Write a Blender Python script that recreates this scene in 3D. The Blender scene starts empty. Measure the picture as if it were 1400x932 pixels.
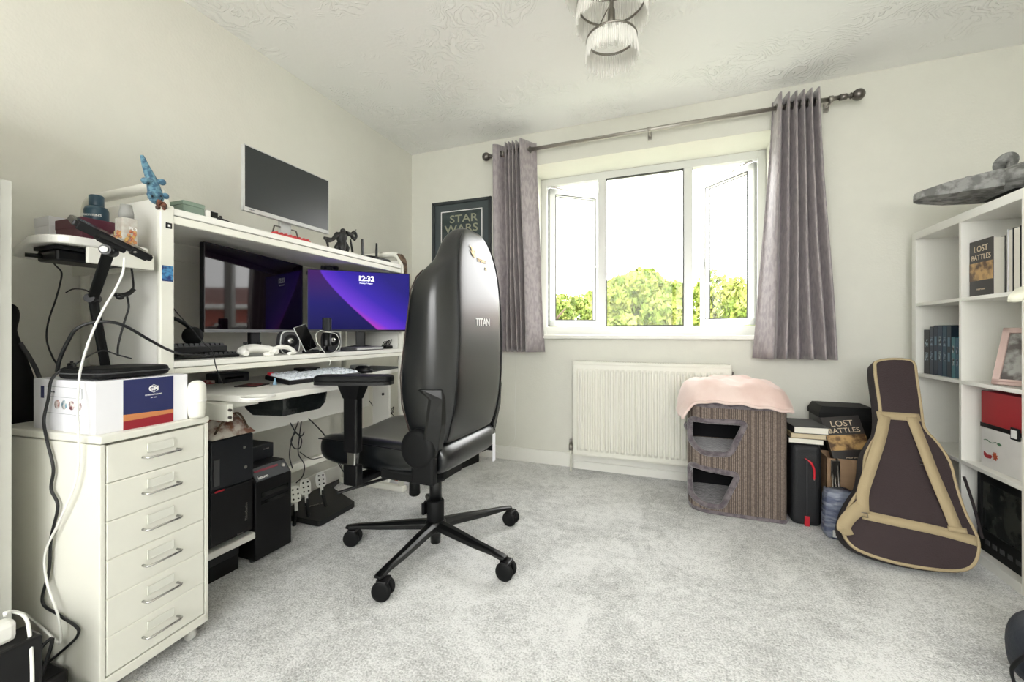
import bpy, bmesh, math, random
from mathutils import Vector, Matrix, Euler
random.seed(7)
SC = bpy.context.scene
COL = SC.collection
PI = math.pi
R = math.radians

# ------------------------------------------------------------------ camera model (pixels of the 1400x932 frame -> metres)
CF, CCX, CCY, CH, CYAW = 571.6, 700.0, 455.0, 0.95, R(21.2)
FW = (-math.sin(CYAW), math.cos(CYAW)); RT = (math.cos(CYAW), math.sin(CYAW))
def at(px, py, X=None, Y=None, Z=None, d=None):
    u = (px-CCX)/CF; v = -(py-CCY)/CF
    r = (FW[0]+u*RT[0], FW[1]+u*RT[1], v)
    t = X/r[0] if X is not None else Y/r[1] if Y is not None else (Z-CH)/r[2] if Z is not None else d
    return Vector((r[0]*t, r[1]*t, CH+r[2]*t))
def at_plane(px, py, p0, n):
    u = (px-CCX)/CF; v = -(py-CCY)/CF
    r = Vector((FW[0]+u*RT[0], FW[1]+u*RT[1], v)); o = Vector((0, 0, CH))
    t = (Vector(p0)-o).dot(n)/r.dot(n)
    return o + r*t

cam = bpy.data.cameras.new('camera'); camo = bpy.data.objects.new('camera', cam); COL.objects.link(camo)
camo.location = (0, 0, CH); camo.rotation_euler = (PI/2, 0, CYAW)
cam.sensor_width = 36; cam.sensor_fit = 'HORIZONTAL'; cam.lens = CF/1400*36
cam.shift_y = -11/1400; cam.clip_start = 0.02; cam.clip_end = 200
SC.camera = camo
SC.view_settings.view_transform = 'Standard'; SC.view_settings.look = 'None'
SC.view_settings.gamma = 1; SC.view_settings.use_curve_mapping = False
SC.view_settings.exposure = 1.38

# ------------------------------------------------------------------ materials
def lin(c):
    return tuple(((v/255)/12.92 if v/255 <= 0.04045 else ((v/255+0.055)/1.055)**2.4) for v in c) + (1.0,)
MATS = {}
def mat(name, c, rough=0.5, metal=0.0, var=0.06, scale=12, bump=0.0, bscale=60, spec=0.5, coat=0.0, sheen=0.0, emit=None, estr=0.0, trans=0.0, stretch=None, c2=None):
    if name in MATS: return MATS[name]
    m = bpy.data.materials.new(name); m.use_nodes = True; nt = m.node_tree; N = nt.nodes; L = nt.links
    b = N['Principled BSDF']
    tc = N.new('ShaderNodeTexCoord'); mp = N.new('ShaderNodeMapping')
    L.new(tc.outputs['Object'], mp.inputs['Vector'])
    if stretch: mp.inputs['Scale'].default_value = stretch
    nz = N.new('ShaderNodeTexNoise'); nz.inputs['Scale'].default_value = scale; nz.inputs['Detail'].default_value = 5
    L.new(mp.outputs['Vector'], nz.inputs['Vector'])
    mx = N.new('ShaderNodeMix'); mx.data_type = 'RGBA'
    cc = lin(c); d2 = lin(c2) if c2 else tuple(v*(1-var*2) for v in cc[:3])+(1,)
    mx.inputs[6].default_value = cc if c2 else tuple(min(1, v*(1+var)) for v in cc[:3])+(1,)
    mx.inputs[7].default_value = d2
    if c2:
        rp = N.new('ShaderNodeValToRGB'); rp.color_ramp.elements[0].position = .42; rp.color_ramp.elements[1].position = .58
        L.new(nz.outputs['Fac'], rp.inputs['Fac']); L.new(rp.outputs['Color'], mx.inputs[0])
    else: L.new(nz.outputs['Fac'], mx.inputs[0])
    L.new(mx.outputs[2], b.inputs['Base Color'])
    b.inputs['Roughness'].default_value = rough; b.inputs['Metallic'].default_value = metal
    b.inputs['Specular IOR Level'].default_value = spec
    b.inputs['Coat Weight'].default_value = coat; b.inputs['Coat Roughness'].default_value = .08
    b.inputs['Sheen Weight'].default_value = sheen; b.inputs['Sheen Roughness'].default_value = .4
    b.inputs['Transmission Weight'].default_value = trans
    if bump > 0:
        n2 = N.new('ShaderNodeTexNoise'); n2.inputs['Scale'].default_value = bscale; n2.inputs['Detail'].default_value = 4
        L.new(mp.outputs['Vector'], n2.inputs['Vector'])
        bp = N.new('ShaderNodeBump'); bp.inputs['Strength'].default_value = bump; bp.inputs['Distance'].default_value = .01
        L.new(n2.outputs['Fac'], bp.inputs['Height']); L.new(bp.outputs['Normal'], b.inputs['Normal'])
    if emit:
        b.inputs['Emission Color'].default_value = lin(emit); b.inputs['Emission Strength'].default_value = estr
    MATS[name] = m
    return m

WHITE = (236, 235, 226)
m_wall = mat('wall_paint', (229, 228, 218), .85, bump=.12, bscale=90, var=.02, spec=.2)
m_trim = mat('white_gloss_trim', (240, 239, 232), .35, var=.015)
m_upvc = mat('white_upvc', (222, 223, 220), .25, var=.01)
m_lam = mat('white_laminate', (238, 237, 230), .35, var=.02)
m_steelw = mat('white_powder_steel', (234, 233, 222), .38, var=.02)
m_black = mat('black_plastic', (11, 11, 13), .35, var=.1, spec=.35)
m_blackm = mat('matte_black_plastic', (13, 14, 15), .6, var=.1, spec=.25, bump=.05, bscale=300)
m_gloss = mat('gloss_black_plastic', (7, 7, 8), .12, var=.05)
m_cable = mat('black_cable', (20, 20, 22), .45, var=.1)
m_wcable = mat('white_cable', (236, 236, 230), .4, var=.03)
m_chrome = mat('brushed_chrome', (200, 200, 198), .22, metal=1, var=.04)
m_gun = mat('dark_nickel', (120, 116, 112), .28, metal=1, var=.05)
m_steel = mat('satin_steel', (178, 174, 168), .3, metal=1, var=.05)
m_rubber = mat('grey_rubber', (70, 70, 72), .7)
m_leather = mat('black_leatherette', (9, 12, 15), .30, var=.10, bump=.015, bscale=300, spec=.6, coat=.4)
m_leather.node_tree.nodes['Principled BSDF'].inputs['Coat Roughness'].default_value = .28
m_red = mat('red_plastic', (196, 32, 48), .4)
m_paper = mat('book_pages', (232, 228, 216), .8, stretch=(1, 1, 60), scale=20, var=.05)
m_gold = mat('gold_thread', (206, 176, 120), .4, metal=.4)
m_silver = mat('silver_thread', (235, 235, 235), .35, metal=.2)
m_whiteink = mat('white_print', (240, 240, 238), .5, var=.01)
m_glassy = mat('clear_acrylic', (240, 244, 240), .05, trans=.95, var=.01)

def ceiling_mat():
    m = bpy.data.materials.new('artex_ceiling'); m.use_nodes = True; nt = m.node_tree; N = nt.nodes; L = nt.links
    b = N['Principled BSDF']; b.inputs['Base Color'].default_value = lin((252, 252, 249)); b.inputs['Roughness'].default_value = .8
    b.inputs['Specular IOR Level'].default_value = .25
    tc = N.new('ShaderNodeTexCoord')
    n0 = N.new('ShaderNodeTexNoise'); n0.inputs['Scale'].default_value = 3.2; n0.inputs['Detail'].default_value = 2
    L.new(tc.outputs['Object'], n0.inputs['Vector'])
    vm = N.new('ShaderNodeVectorMath'); vm.operation = 'MULTIPLY_ADD'
    vm.inputs[1].default_value = (1.1, 1.1, 1.1); L.new(n0.outputs['Color'], vm.inputs[0]); L.new(tc.outputs['Object'], vm.inputs[2])
    w = N.new('ShaderNodeTexWave'); w.wave_type = 'RINGS'; w.inputs['Scale'].default_value = 7; w.inputs['Distortion'].default_value = 9
    w.inputs['Detail'].default_value = 3; w.inputs['Detail Scale'].default_value = 1.4
    L.new(vm.outputs[0], w.inputs['Vector'])
    n1 = N.new('ShaderNodeTexNoise'); n1.inputs['Scale'].default_value = 2.6; n1.inputs['Detail'].default_value = 3
    L.new(tc.outputs['Object'], n1.inputs['Vector'])
    rp = N.new('ShaderNodeValToRGB'); rp.color_ramp.elements[0].position = .46; rp.color_ramp.elements[1].position = .62
    L.new(n1.outputs['Fac'], rp.inputs['Fac'])
    r2 = N.new('ShaderNodeValToRGB'); r2.color_ramp.elements[0].position = .55; r2.color_ramp.elements[1].position = .9
    L.new(w.outputs['Fac'], r2.inputs['Fac'])
    mu = N.new('ShaderNodeMath'); mu.operation = 'MULTIPLY'; L.new(r2.outputs['Color'], mu.inputs[0]); L.new(rp.outputs['Color'], mu.inputs[1])
    n2 = N.new('ShaderNodeTexNoise'); n2.inputs['Scale'].default_value = 45; n2.inputs['Detail'].default_value = 4
    L.new(tc.outputs['Object'], n2.inputs['Vector'])
    ad = N.new('ShaderNodeMath'); ad.operation = 'MULTIPLY_ADD'; ad.inputs[1].default_value = .12
    L.new(n2.outputs['Fac'], ad.inputs[0]); L.new(mu.outputs[0], ad.inputs[2])
    bp = N.new('ShaderNodeBump'); bp.inputs['Strength'].default_value = .55; bp.inputs['Distance'].default_value = .012
    L.new(ad.outputs[0], bp.inputs['Height']); L.new(bp.outputs['Normal'], b.inputs['Normal'])
    return m
def carpet_mat():
    m = bpy.data.materials.new('grey_carpet'); m.use_nodes = True; nt = m.node_tree; N = nt.nodes; L = nt.links
    b = N['Principled BSDF']; b.inputs['Roughness'].default_value = .95; b.inputs['Specular IOR Level'].default_value = .1
    b.inputs['Sheen Weight'].default_value = .25
    tc = N.new('ShaderNodeTexCoord')
    big = N.new('ShaderNodeTexNoise'); big.inputs['Scale'].default_value = 2.3; big.inputs['Detail'].default_value = 6; big.inputs['Roughness'].default_value = .62; big.inputs['Distortion'].default_value = .8
    mid = N.new('ShaderNodeTexNoise'); mid.inputs['Scale'].default_value = 26; mid.inputs['Detail'].default_value = 5; mid.inputs['Roughness'].default_value = .7
    fine = N.new('ShaderNodeTexNoise'); fine.inputs['Scale'].default_value = 150; fine.inputs['Detail'].default_value = 3; fine.inputs['Roughness'].default_value = .8
    for n in (big, mid, fine): L.new(tc.outputs['Object'], n.inputs['Vector'])
    def ma(a, k, c):
        x = N.new('ShaderNodeMath'); x.operation = 'MULTIPLY_ADD'; L.new(a, x.inputs[0]); x.inputs[1].default_value = k
        if isinstance(c, float): x.inputs[2].default_value = c
        else: L.new(c, x.inputs[2])
        return x.outputs[0]
    s = ma(fine.outputs['Fac'], 1.3, ma(mid.outputs['Fac'], .55, ma(big.outputs['Fac'], .75, -.87)))
    rp = N.new('ShaderNodeValToRGB'); e = rp.color_ramp.elements
    e[0].position = .12; e[0].color = lin((158, 158, 156)); e[1].position = .56; e[1].color = lin((252, 252, 251))
    L.new(s, rp.inputs['Fac']); L.new(rp.outputs['Color'], b.inputs['Base Color'])
    h = ma(fine.outputs['Fac'], 1.0, ma(mid.outputs['Fac'], .8, 0.0))
    bp = N.new('ShaderNodeBump'); bp.inputs['Strength'].default_value = .8; bp.inputs['Distance'].default_value = .01
    L.new(h, bp.inputs['Height']); L.new(bp.outputs['Normal'], b.inputs['Normal'])
    return m
def glass_mat():
    m = bpy.data.materials.new('window_glass'); m.use_nodes = True; nt = m.node_tree; N = nt.nodes; L = nt.links
    for n in list(N): N.remove(n)
    o = N.new('ShaderNodeOutputMaterial'); t = N.new('ShaderNodeBsdfTransparent'); g = N.new('ShaderNodeBsdfGlossy'); g.inputs['Roughness'].default_value = .01
    nz = N.new('ShaderNodeTexNoise'); nz.inputs['Scale'].default_value = 2
    mr = N.new('ShaderNodeMapRange'); mr.inputs['To Min'].default_value = .010; mr.inputs['To Max'].default_value = .016
    L.new(nz.outputs['Fac'], mr.inputs['Value'])
    mx = N.new('ShaderNodeMixShader'); L.new(mr.outputs[0], mx.inputs[0]); L.new(t.outputs[0], mx.inputs[1]); L.new(g.outputs[0], mx.inputs[2]); L.new(mx.outputs[0], o.inputs['Surface'])
    return m
def wallpaper_screen():
    # the monitor's lit lock screen: blue-violet dunes
    m = bpy.data.materials.new('lit_lock_screen'); m.use_nodes = True; nt = m.node_tree; N = nt.nodes; L = nt.links
    b = N['Principled BSDF']; b.inputs['Base Color'].default_value = (.004, .004, .008, 1); b.inputs['Roughness'].default_value = .4; b.inputs['Specular IOR Level'].default_value = .08
    tc = N.new('ShaderNodeTexCoord'); sp = N.new('ShaderNodeSeparateXYZ'); L.new(tc.outputs['Generated'], sp.inputs[0])
    def M2(op, a, bb=None, c=None):
        x = N.new('ShaderNodeMath'); x.operation = op
        for i, v in enumerate((a, bb, c)):
            if v is None: continue
            if isinstance(v, (int, float)): x.inputs[i].default_value = v
            else: L.new(v, x.inputs[i])
        return x.outputs[0]
    u = sp.outputs['Y']; v = sp.outputs['Z']
    # boundary of the dark dune: u = .28 + curve falling to the right
    bd = M2('MULTIPLY_ADD', M2('POWER', M2('SUBTRACT', 1.0, v), 1.25), .56, .12)
    inside = M2('SUBTRACT', bd, u)                      # >0 left of the ridge
    st = M2('SMOOTH_MIN', M2('MULTIPLY', M2('MAXIMUM', inside, 0.0), 60.0), 1.0, .1)
    left = N.new('ShaderNodeValToRGB'); e = left.color_ramp.elements
    e[0].position = 0; e[0].color = lin((10, 8, 78)); e[1].position = 1; e[1].color = lin((70, 34, 100))
    e2 = left.color_ramp.elements.new(.45); e2.color = lin((20, 14, 104))
    L.new(v, left.inputs['Fac'])
    right = N.new('ShaderNodeValToRGB'); e = right.color_ramp.elements
    e[0].position = 0; e[0].color = lin((180, 60, 190)); e[1].position = 1; e[1].color = lin((40, 34, 128))
    e3 = right.color_ramp.elements.new(.16); e3.color = lin((112, 56, 214)); e4 = right.color_ramp.elements.new(.5); e4.color = lin((60, 40, 176))
    L.new(M2('ADD', M2('MULTIPLY', M2('SUBTRACT', u, bd), 1.2), M2('MULTIPLY', v, .30)), right.inputs['Fac'])
    mx = N.new('ShaderNodeMix'); mx.data_type = 'RGBA'; L.new(st, mx.inputs[0]); L.new(right.outputs[0], mx.inputs[6]); L.new(left.outputs[0], mx.inputs[7])
    L.new(mx.outputs[2], b.inputs['Emission Color']); b.inputs['Emission Strength'].default_value = .40
    return m
m_ceil, m_carpet, m_glass, m_lock = ceiling_mat(), carpet_mat(), glass_mat(), wallpaper_screen()

# ------------------------------------------------------------------ mesh builder
_boxcache = {}
def _bevbox(sx, sy, sz, bev, seg):
    k = (round(sx, 5), round(sy, 5), round(sz, 5), round(bev, 5), seg)
    if k not in _boxcache:
        bm = bmesh.new(); bmesh.ops.create_cube(bm, size=1)
        bmesh.ops.scale(bm, vec=(sx, sy, sz), verts=bm.verts)
        if bev > 0: bmesh.ops.bevel(bm, geom=list(bm.edges), offset=min(bev, min(sx, sy, sz)*.49), segments=seg, profile=.5, affect='EDGES')
        bm.verts.index_update()
        _boxcache[k] = ([v.co.copy() for v in bm.verts], [[v.index for v in f.verts] for f in bm.faces]); bm.free()
    return _boxcache[k]
class M:
    def __init__(s): s.V = []; s.F = []; s.MI = []; s.SM = []; s.mi = 0
    def add(s, vs, fs, T=None, smooth=False):
        o = len(s.V)
        for v in vs:
            v = Vector(v); s.V.append(T @ v if T is not None else v)
        for f in fs: s.F.append([i+o for i in f]); s.MI.append(s.mi); s.SM.append(smooth)
        return s
    def box(s, x0, x1, y0, y1, z0, z1, bev=0.0, T=None, seg=2):
        c = Vector(((x0+x1)/2, (y0+y1)/2, (z0+z1)/2)); vs, fs = _bevbox(abs(x1-x0), abs(y1-y0), abs(z1-z0), bev, seg)
        return s.add([v+c for v in vs], fs, T, smooth=False)
    def quad(s, a, b, c, d): return s.add([a, b, c, d], [[0, 1, 2, 3]])
    def cyl(s, p0, p1, r0, r1=None, n=20, T=None, cap=True, smooth=True):
        if r1 is None: r1 = r0
        return s.tube([p0, p1], [r0, r1], n, T=T, cap=cap, smooth=smooth)
    def tube(s, pts, r, n=8, closed=False, T=None, cap=True, smooth=True, flat=1.0):
        pts = [Vector(p) for p in pts]; m = len(pts)
        rs = r if isinstance(r, (list, tuple)) else [r]*m
        tang = []
        for i in range(m):
            a = pts[(i-1) % m] if closed or i > 0 else pts[0]; b = pts[(i+1) % m] if closed or i < m-1 else pts[-1]
            t = (b-a); tang.append(t.normalized() if t.length > 1e-9 else Vector((0, 0, 1)))
        up = Vector((0, 0, 1)) if abs(tang[0].z) < .9 else Vector((1, 0, 0))
        nrm = (up - tang[0]*up.dot(tang[0])).normalized()
        vs = []
        for i in range(m):
            nrm = nrm - tang[i]*nrm.dot(tang[i])
            nrm = nrm.normalized() if nrm.length > 1e-6 else tang[i].orthogonal().normalized()
            bi = tang[i].cross(nrm)
            for k in range(n):
                a = 2*PI*k/n; vs.append(pts[i]+nrm*math.cos(a)*rs[i]*flat+bi*math.sin(a)*rs[i])
        fs = []
        for i in range(m if closed else m-1):
            j = (i+1) % m
            for k in range(n):
                k2 = (k+1) % n; fs.append([i*n+k, i*n+k2, j*n+k2, j*n+k])
        s.add(vs, fs, T, smooth)
        if cap and not closed:
            s.add(vs[:n], [list(range(n))[::-1]], T); s.add(vs[-n:], [list(range(n))], T)
        return s
    def lathe(s, prof, n=24, T=None, smooth=True):
        vs = []; fs = []; m = len(prof)
        for (r, z) in prof:
            for k in range(n): a = 2*PI*k/n; vs.append((r*math.cos(a), r*math.sin(a), z))
        for i in range(m-1):
            for k in range(n): k2 = (k+1) % n; fs.append([i*n+k, i*n+k2, (i+1)*n+k2, (i+1)*n+k])
        if prof[0][0] > 1e-5: fs.append(list(range(n))[::-1])
        if prof[-1][0] > 1e-5: fs.append([(m-1)*n+k for k in range(n)])
        return s.add(vs, fs, T, smooth)
    def prism(s, poly, z0, z1, T=None, smooth=False):
        n = len(poly); vs = [(x, y, z0) for x, y in poly]+[(x, y, z1) for x, y in poly]
        fs = [list(range(n))[::-1], [n+i for i in range(n)]]
        s.add(vs, fs, T); 
        return s.add(vs, [[i, (i+1) % n, n+(i+1) % n, n+i] for i in range(n)], T, smooth)
    def loft(s, rings, T=None, cap=True, smooth=True, closed=False):
        n = len(rings[0]); vs = [p for r in rings for p in r]; fs = []
        for i in range(len(rings) if closed else len(rings)-1):
            j = (i+1) % len(rings)
            for k in range(n): k2 = (k+1) % n; fs.append([i*n+k, i*n+k2, j*n+k2, j*n+k])
        if cap and not closed: fs.append(list(range(n))[::-1]); fs.append([(len(rings)-1)*n+k for k in range(n)])
        return s.add(vs, fs, T, smooth)
    def sheet(s, rows, T=None, smooth=True):
        n = len(rows[0]); vs = [p for r in rows for p in r]; fs = []
        for i in range(len(rows)-1):
            for k in range(n-1): fs.append([i*n+k, i*n+k+1, (i+1)*n+k+1, (i+1)*n+k])
        return s.add(vs, fs, T, smooth)
    def ball(s, c, r, T=None, n=16, m=10):
        if not isinstance(r, (tuple, list)): r = (r, r, r)
        c = Vector(c); rings = []; vs = []; fs = []
        for i in range(1, m):
            th = PI*i/m
            for k in range(n): a = 2*PI*k/n; vs.append(c+Vector((r[0]*math.sin(th)*math.cos(a), r[1]*math.sin(th)*math.sin(a), r[2]*math.cos(th))))
        top = len(vs); vs.append(c+Vector((0, 0, r[2]))); vs.append(c-Vector((0, 0, r[2])))
        for i in range(m-2):
            for k in range(n): k2 = (k+1) % n; fs.append([i*n+k, (i+1)*n+k, (i+1)*n+k2, i*n+k2])
        for k in range(n): k2 = (k+1) % n; fs.append([top, k, k2]); fs.append([top+1, (m-2)*n+k2, (m-2)*n+k])
        return s.add(vs, fs, T, True)
def mesh_from(name, m):
    me = bpy.data.meshes.new(name); me.from_pydata([tuple(v) for v in m.V], [], m.F); me.update()
    for i, p in enumerate(me.polygons): p.material_index = m.MI[i]; p.use_smooth = m.SM[i]
    return me
def fixnormals(me):
    bm = bmesh.new(); bm.from_mesh(me); bmesh.ops.remove_doubles(bm, verts=bm.verts, dist=1e-6)
    bmesh.ops.recalc_face_normals(bm, faces=bm.faces); bm.to_mesh(me); bm.free()
def obj(name, m, mats, parent=None, world=False, subd=0, fix=True, solid=0, bevel=0):
    me = mesh_from(name, m)
    for x in (mats if isinstance(mats, (list, tuple)) else [mats]): me.materials.append(x)
    if fix: fixnormals(me)
    o = bpy.data.objects.new(name, me); COL.objects.link(o)
    if parent is not None:
        o.parent = parent
        if world: o.matrix_parent_inverse = wmat(parent).inverted()
    if bevel: b = o.modifiers.new('bevel', 'BEVEL'); b.width = bevel; b.segments = 2; b.limit_method = 'ANGLE'
    if solid: b = o.modifiers.new('solidify', 'SOLIDIFY'); b.thickness = solid; b.offset = 0
    if subd: b = o.modifiers.new('subdivision', 'SUBSURF'); b.levels = subd; b.render_levels = subd
    return o
def wmat(o):
    T = Matrix.Translation(o.location) @ o.rotation_euler.to_matrix().to_4x4()
    return (wmat(o.parent) @ o.matrix_parent_inverse @ T) if o.parent else T
def thing(name, label, cat, loc=(0, 0, 0), rz=0, group=None, rot=None):
    o = bpy.data.objects.new(name, None); COL.objects.link(o); o.empty_display_size = .05
    o.location = loc; o.rotation_euler = rot if rot else (0, 0, rz)
    return tag(o, label, cat, group)
def tag(o, label, cat, group=None):
    o['label'] = label; o['category'] = cat
    if group: o['group'] = group
    return o
def struct(name, m, mt, **k):
    o = obj(name, m, mt, **k); o['kind'] = 'structure'; return o
def dup(root, loc=None, rz=None, label=None, group=None):
    r = root.copy(); COL.objects.link(r)
    if loc is not None: r.location = loc
    if rz is not None: r.rotation_euler = (0, 0, rz)
    if label: r['label'] = label
    if group: r['group'] = group
    for ch in list(root.children):
        c = ch.copy(); COL.objects.link(c); c.parent = r
        for g in list(ch.children):
            d = g.copy(); COL.objects.link(d); d.parent = c
    return r
def text(name, body, size, T, mt, parent, depth=.0006, world=False, align='CENTER', sx=1.0, bold=0):
    cu = bpy.data.curves.new(name, 'FONT'); cu.body = body; cu.size = size; cu.extrude = depth; cu.align_x = align; cu.align_y = 'CENTER'
    cu.offset = bold; cu.resolution_u = 3
    t = bpy.data.objects.new(name+'_curve', cu); COL.objects.link(t)
    dg = bpy.context.evaluated_depsgraph_get(); dg.update()
    me = bpy.data.meshes.new_from_object(t.evaluated_get(dg)); bpy.data.objects.remove(t); bpy.data.curves.remove(cu)
    me.transform(T @ Matrix.Diagonal((sx, 1, 1, 1))); me.materials.clear(); me.materials.append(mt)
    o = bpy.data.objects.new(name, me); COL.objects.link(o)
    if parent is not None:
        o.parent = parent
        if world: o.matrix_parent_inverse = wmat(parent).inverted()
    return o
def frameT(o, xd, yd):
    xd = Vector(xd).normalized(); yd = Vector(yd); yd = (yd-xd*yd.dot(xd)).normalized(); z = xd.cross(yd)
    T = Matrix((xd, yd, z)).transposed().to_4x4(); T.translation = Vector(o); return T
def spline(pts, n=8, closed=False):
    pts = [Vector(p) for p in pts]; out = []; m = len(pts)
    rng = range(m if closed else m-1)
    for i in rng:
        p0 = pts[i-1] if (i > 0 or closed) else pts[i]; p1 = pts[i]; p2 = pts[(i+1) % m]
        p3 = pts[(i+2) % m] if (closed or i+2 < m) else pts[(i+1) % m]
        for k in range(n):
            t = k/n
            out.append(.5*((2*p1)+(p2-p0)*t+(2*p0-5*p1+4*p2-p3)*t*t+(3*p1-p0-3*p2+p3)*t**3))
    if not closed: out.append(pts[-1])
    return out
def rpoly(pts, r, n=4):
    # rounds each corner of a 2-D polygon
    out = []; m = len(pts)
    for i in range(m):
        p = Vector(pts[i]); a = Vector(pts[i-1])-p; b = Vector(pts[(i+1) % m])-p
        q = min(r, a.length*.45, b.length*.45); s = p+a.normalized()*q; e = p+b.normalized()*q
        for k in range(n+1):
            t = k/n; out.append(tuple(s*(1-t)**2+p*2*t*(1-t)+e*t*t))
    return out
def boolean(base, cutters, mats=None):
    for c in cutters:
        md = base.modifiers.new('cut', 'BOOLEAN'); md.operation = 'DIFFERENCE'; md.object = c; md.solver = 'EXACT'
    dg = bpy.context.evaluated_depsgraph_get(); dg.update()
    me = bpy.data.meshes.new_from_object(base.evaluated_get(dg)); base.modifiers.clear(); base.data = me
    for c in cutters: bpy.data.objects.remove(c)

# ================================================================== ROOM
XL, XR, YB, YF, ZC = -2.025, 1.93, 2.925, -1.45, 2.42
WX0, WX1, WZ0, WZ1 = -1.0, .575, .93, 2.18
struct('floor', M().box(XL-.2, XR+.2, YF-.2, YB+.0, -.1, 0), m_carpet)
struct('ceiling', M().box(XL-.2, XR+.2, YF-.2, YB+.4, ZC, ZC+.1), m_ceil)
struct('wall_left', M().box(XL-.15, XL, YF-.2, YB+.4, 0, ZC), m_wall)
struct('wall_right', M().box(XR, XR+.15, YF-.2, YB+.4, 0, ZC), m_wall)
bw = M()
bw.box(XL-.15, WX0, YB, YB+.36, -.1, ZC); bw.box(WX1, XR+.15, YB, YB+.36, -.1, ZC)
bw.box(WX0, WX1, YB, YB+.36, -.1, WZ0); bw.box(WX0, WX1, YB, YB+.36, WZ1, ZC)
struct('wall_back', bw, m_wall)
fw = M(); RX0, RX1, RZ0, RZ1 = -1.3, 1.3, .75, 2.15       # unseen wall behind the camera; window opening added to let in fill light
fw.box(XL-.15, RX0, YF-.2, YF, 0, ZC); fw.box(RX1, XR+.15, YF-.2, YF, 0, ZC)
fw.box(RX0, RX1, YF-.2, YF, 0, RZ0); fw.box(RX0, RX1, YF-.2, YF, RZ1, ZC)
struct('wall_front', fw, m_wall)
wf = M()
for x in (RX0, -.03, RX1-.06): wf.box(x, x+.06, YF-.14, YF-.08, RZ0, RZ1, .004)
wf.box(RX0, RX1, YF-.14, YF-.08, RZ0, RZ0+.06, .004); wf.box(RX0, RX1, YF-.14, YF-.08, RZ1-.06, RZ1, .004)
struct('added_fill_window', wf, m_upvc)  # frame of the added rear opening, never in view
sk = M(); sk.box(XL, XR, YB-.014, YB, 0, .10, .004); struct('baseboard_back', sk, m_trim)
sk = M(); sk.box(XL, XL+.014, YF, YB-.014, 0, .10, .004); struct('baseboard_left', sk, m_trim)
sk = M(); sk.box(XR-.014, XR, YF, YB-.014, 0, .10, .004); struct('baseboard_right', sk, m_trim)
sk = M(); sk.box(WX0-.05, WX1+.05, YB-.045, YB+.29, WZ0-.022, WZ0+.006, .006); struct('trim_1', sk, m_trim)   # window board
# pipe boxing under the radiator
sk = M(); sk.box(-.66, .35, YB-.03, YB-.015, .0, .055, .003); struct('trim_2', sk, m_trim)

# window frame
WY0, WY1 = 3.225, 3.285
fr = M(); fz0, fz1 = WZ0+.006, WZ1
fr.box(WX0, WX0+.05, WY0, WY1, fz0, fz1, .005); fr.box(WX1-.05, WX1, WY0, WY1, fz0, fz1, .005)
fr.box(WX0+.045, WX1-.045, WY0+.0015, WY1-.001, fz0, fz0+.065, .003); fr.box(WX0+.045, WX1-.045, WY0+.0015, WY1-.001, fz1-.055, fz1, .003)
mull = [(-.545, -.485), (.063, .123)]
for a, b in mull: fr.box(a, b, WY0, WY1, fz0+.06, fz1-.05, .005)
wino = struct('window_1', fr, m_upvc)
g = M(); g.box(mull[0][1], mull[1][0], WY0+.028, WY0+.032, fz0+.065, fz1-.055); obj('pane', g, m_glass, wino)
m_gasket = mat('grey_gasket', (60, 60, 60), .6)
gk = M()
def ringbox(m, x0, x1, z0, z1, y0, y1, w):
    m.box(x0, x0+w, y0, y1, z0, z1); m.box(x1-w, x1, y0, y1, z0, z1); m.box(x0, x1, y0, y1, z0, z0+w); m.box(x0, x1, y0, y1, z1-w, z1)
ringbox(gk, mull[0][1], mull[1][0], fz0+.065, fz1-.055, WY0+.002, WY0+.022, .007); obj('gasket', gk, m_gasket, wino)
def sash(hx, width, ang, name):
    # an outward-opening casement; local x runs from hinge to free edge
    e = bpy.data.objects.new(name, None); COL.objects.link(e); e.location = (hx, WY0+.05, 0); e.rotation_euler = (0, 0, ang); e['kind'] = 'structure'
    z0, z1 = fz0+.07, fz1-.06
    f = M(); w = .05
    f.box(0, w, -.025, .025, z0, z1, .004); f.box(width-w, width, -.025, .025, z0, z1, .004)
    f.box(0, width, -.025, .025, z0, z0+w, .004); f.box(0, width, -.025, .025, z1-w, z1, .004)
    obj('sash_frame', f, m_upvc, e)
    g = M(); g.box(w, width-w, -.003, .003, z0+w, z1-w); obj('pane', g, m_glass, e)
    k = M(); ringbox(k, w-.002, width-w+.002, z0+w-.002, z1-w+.002, -.0265, -.0225, .006); ringbox(k, w-.002, width-w+.002, z0+w-.002, z1-w+.002, .0225, .0265, .006)
    obj('gasket', k, m_gasket, e)
    return e, z0, z1
s1, z0, z1 = sash(WX0+.05, .46, R(38), 'window_3')
h = M(); h.box(.425, .445, -.045, .0, 1.47, 1.53, .003); h.box(.40, .47, -.055, -.043, 1.49, 1.505, .003); obj('window_handle', h, m_upvc, s1)
s2, z0, z1 = sash(WX1-.05, .46, PI-R(46), 'window_4')
h = M(); h.box(.425, .445, .0, .045, 1.47, 1.53, .003); h.box(.40, .47, .043, .055, 1.49, 1.505, .003); obj('window_handle', h, m_upvc, s2)
for (hx, dx, nm, an) in ((WX0+.05, 1, 'window_stay', 38), (WX1-.05, -1, 'window_stay', 46)):
    st = M(); a = Vector((hx+dx*.03, WY0+.02, fz1-.06)); b = Vector((hx+dx*.13, WY0+.10, fz1-.065)); c = Vector((hx+dx*.2*math.cos(R(an)), WY0+.05+.2*math.sin(R(an)), fz1-.07))
    st.tube([a, b, c], .006, 6); obj(nm, st, m_steel, wino)

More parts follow.
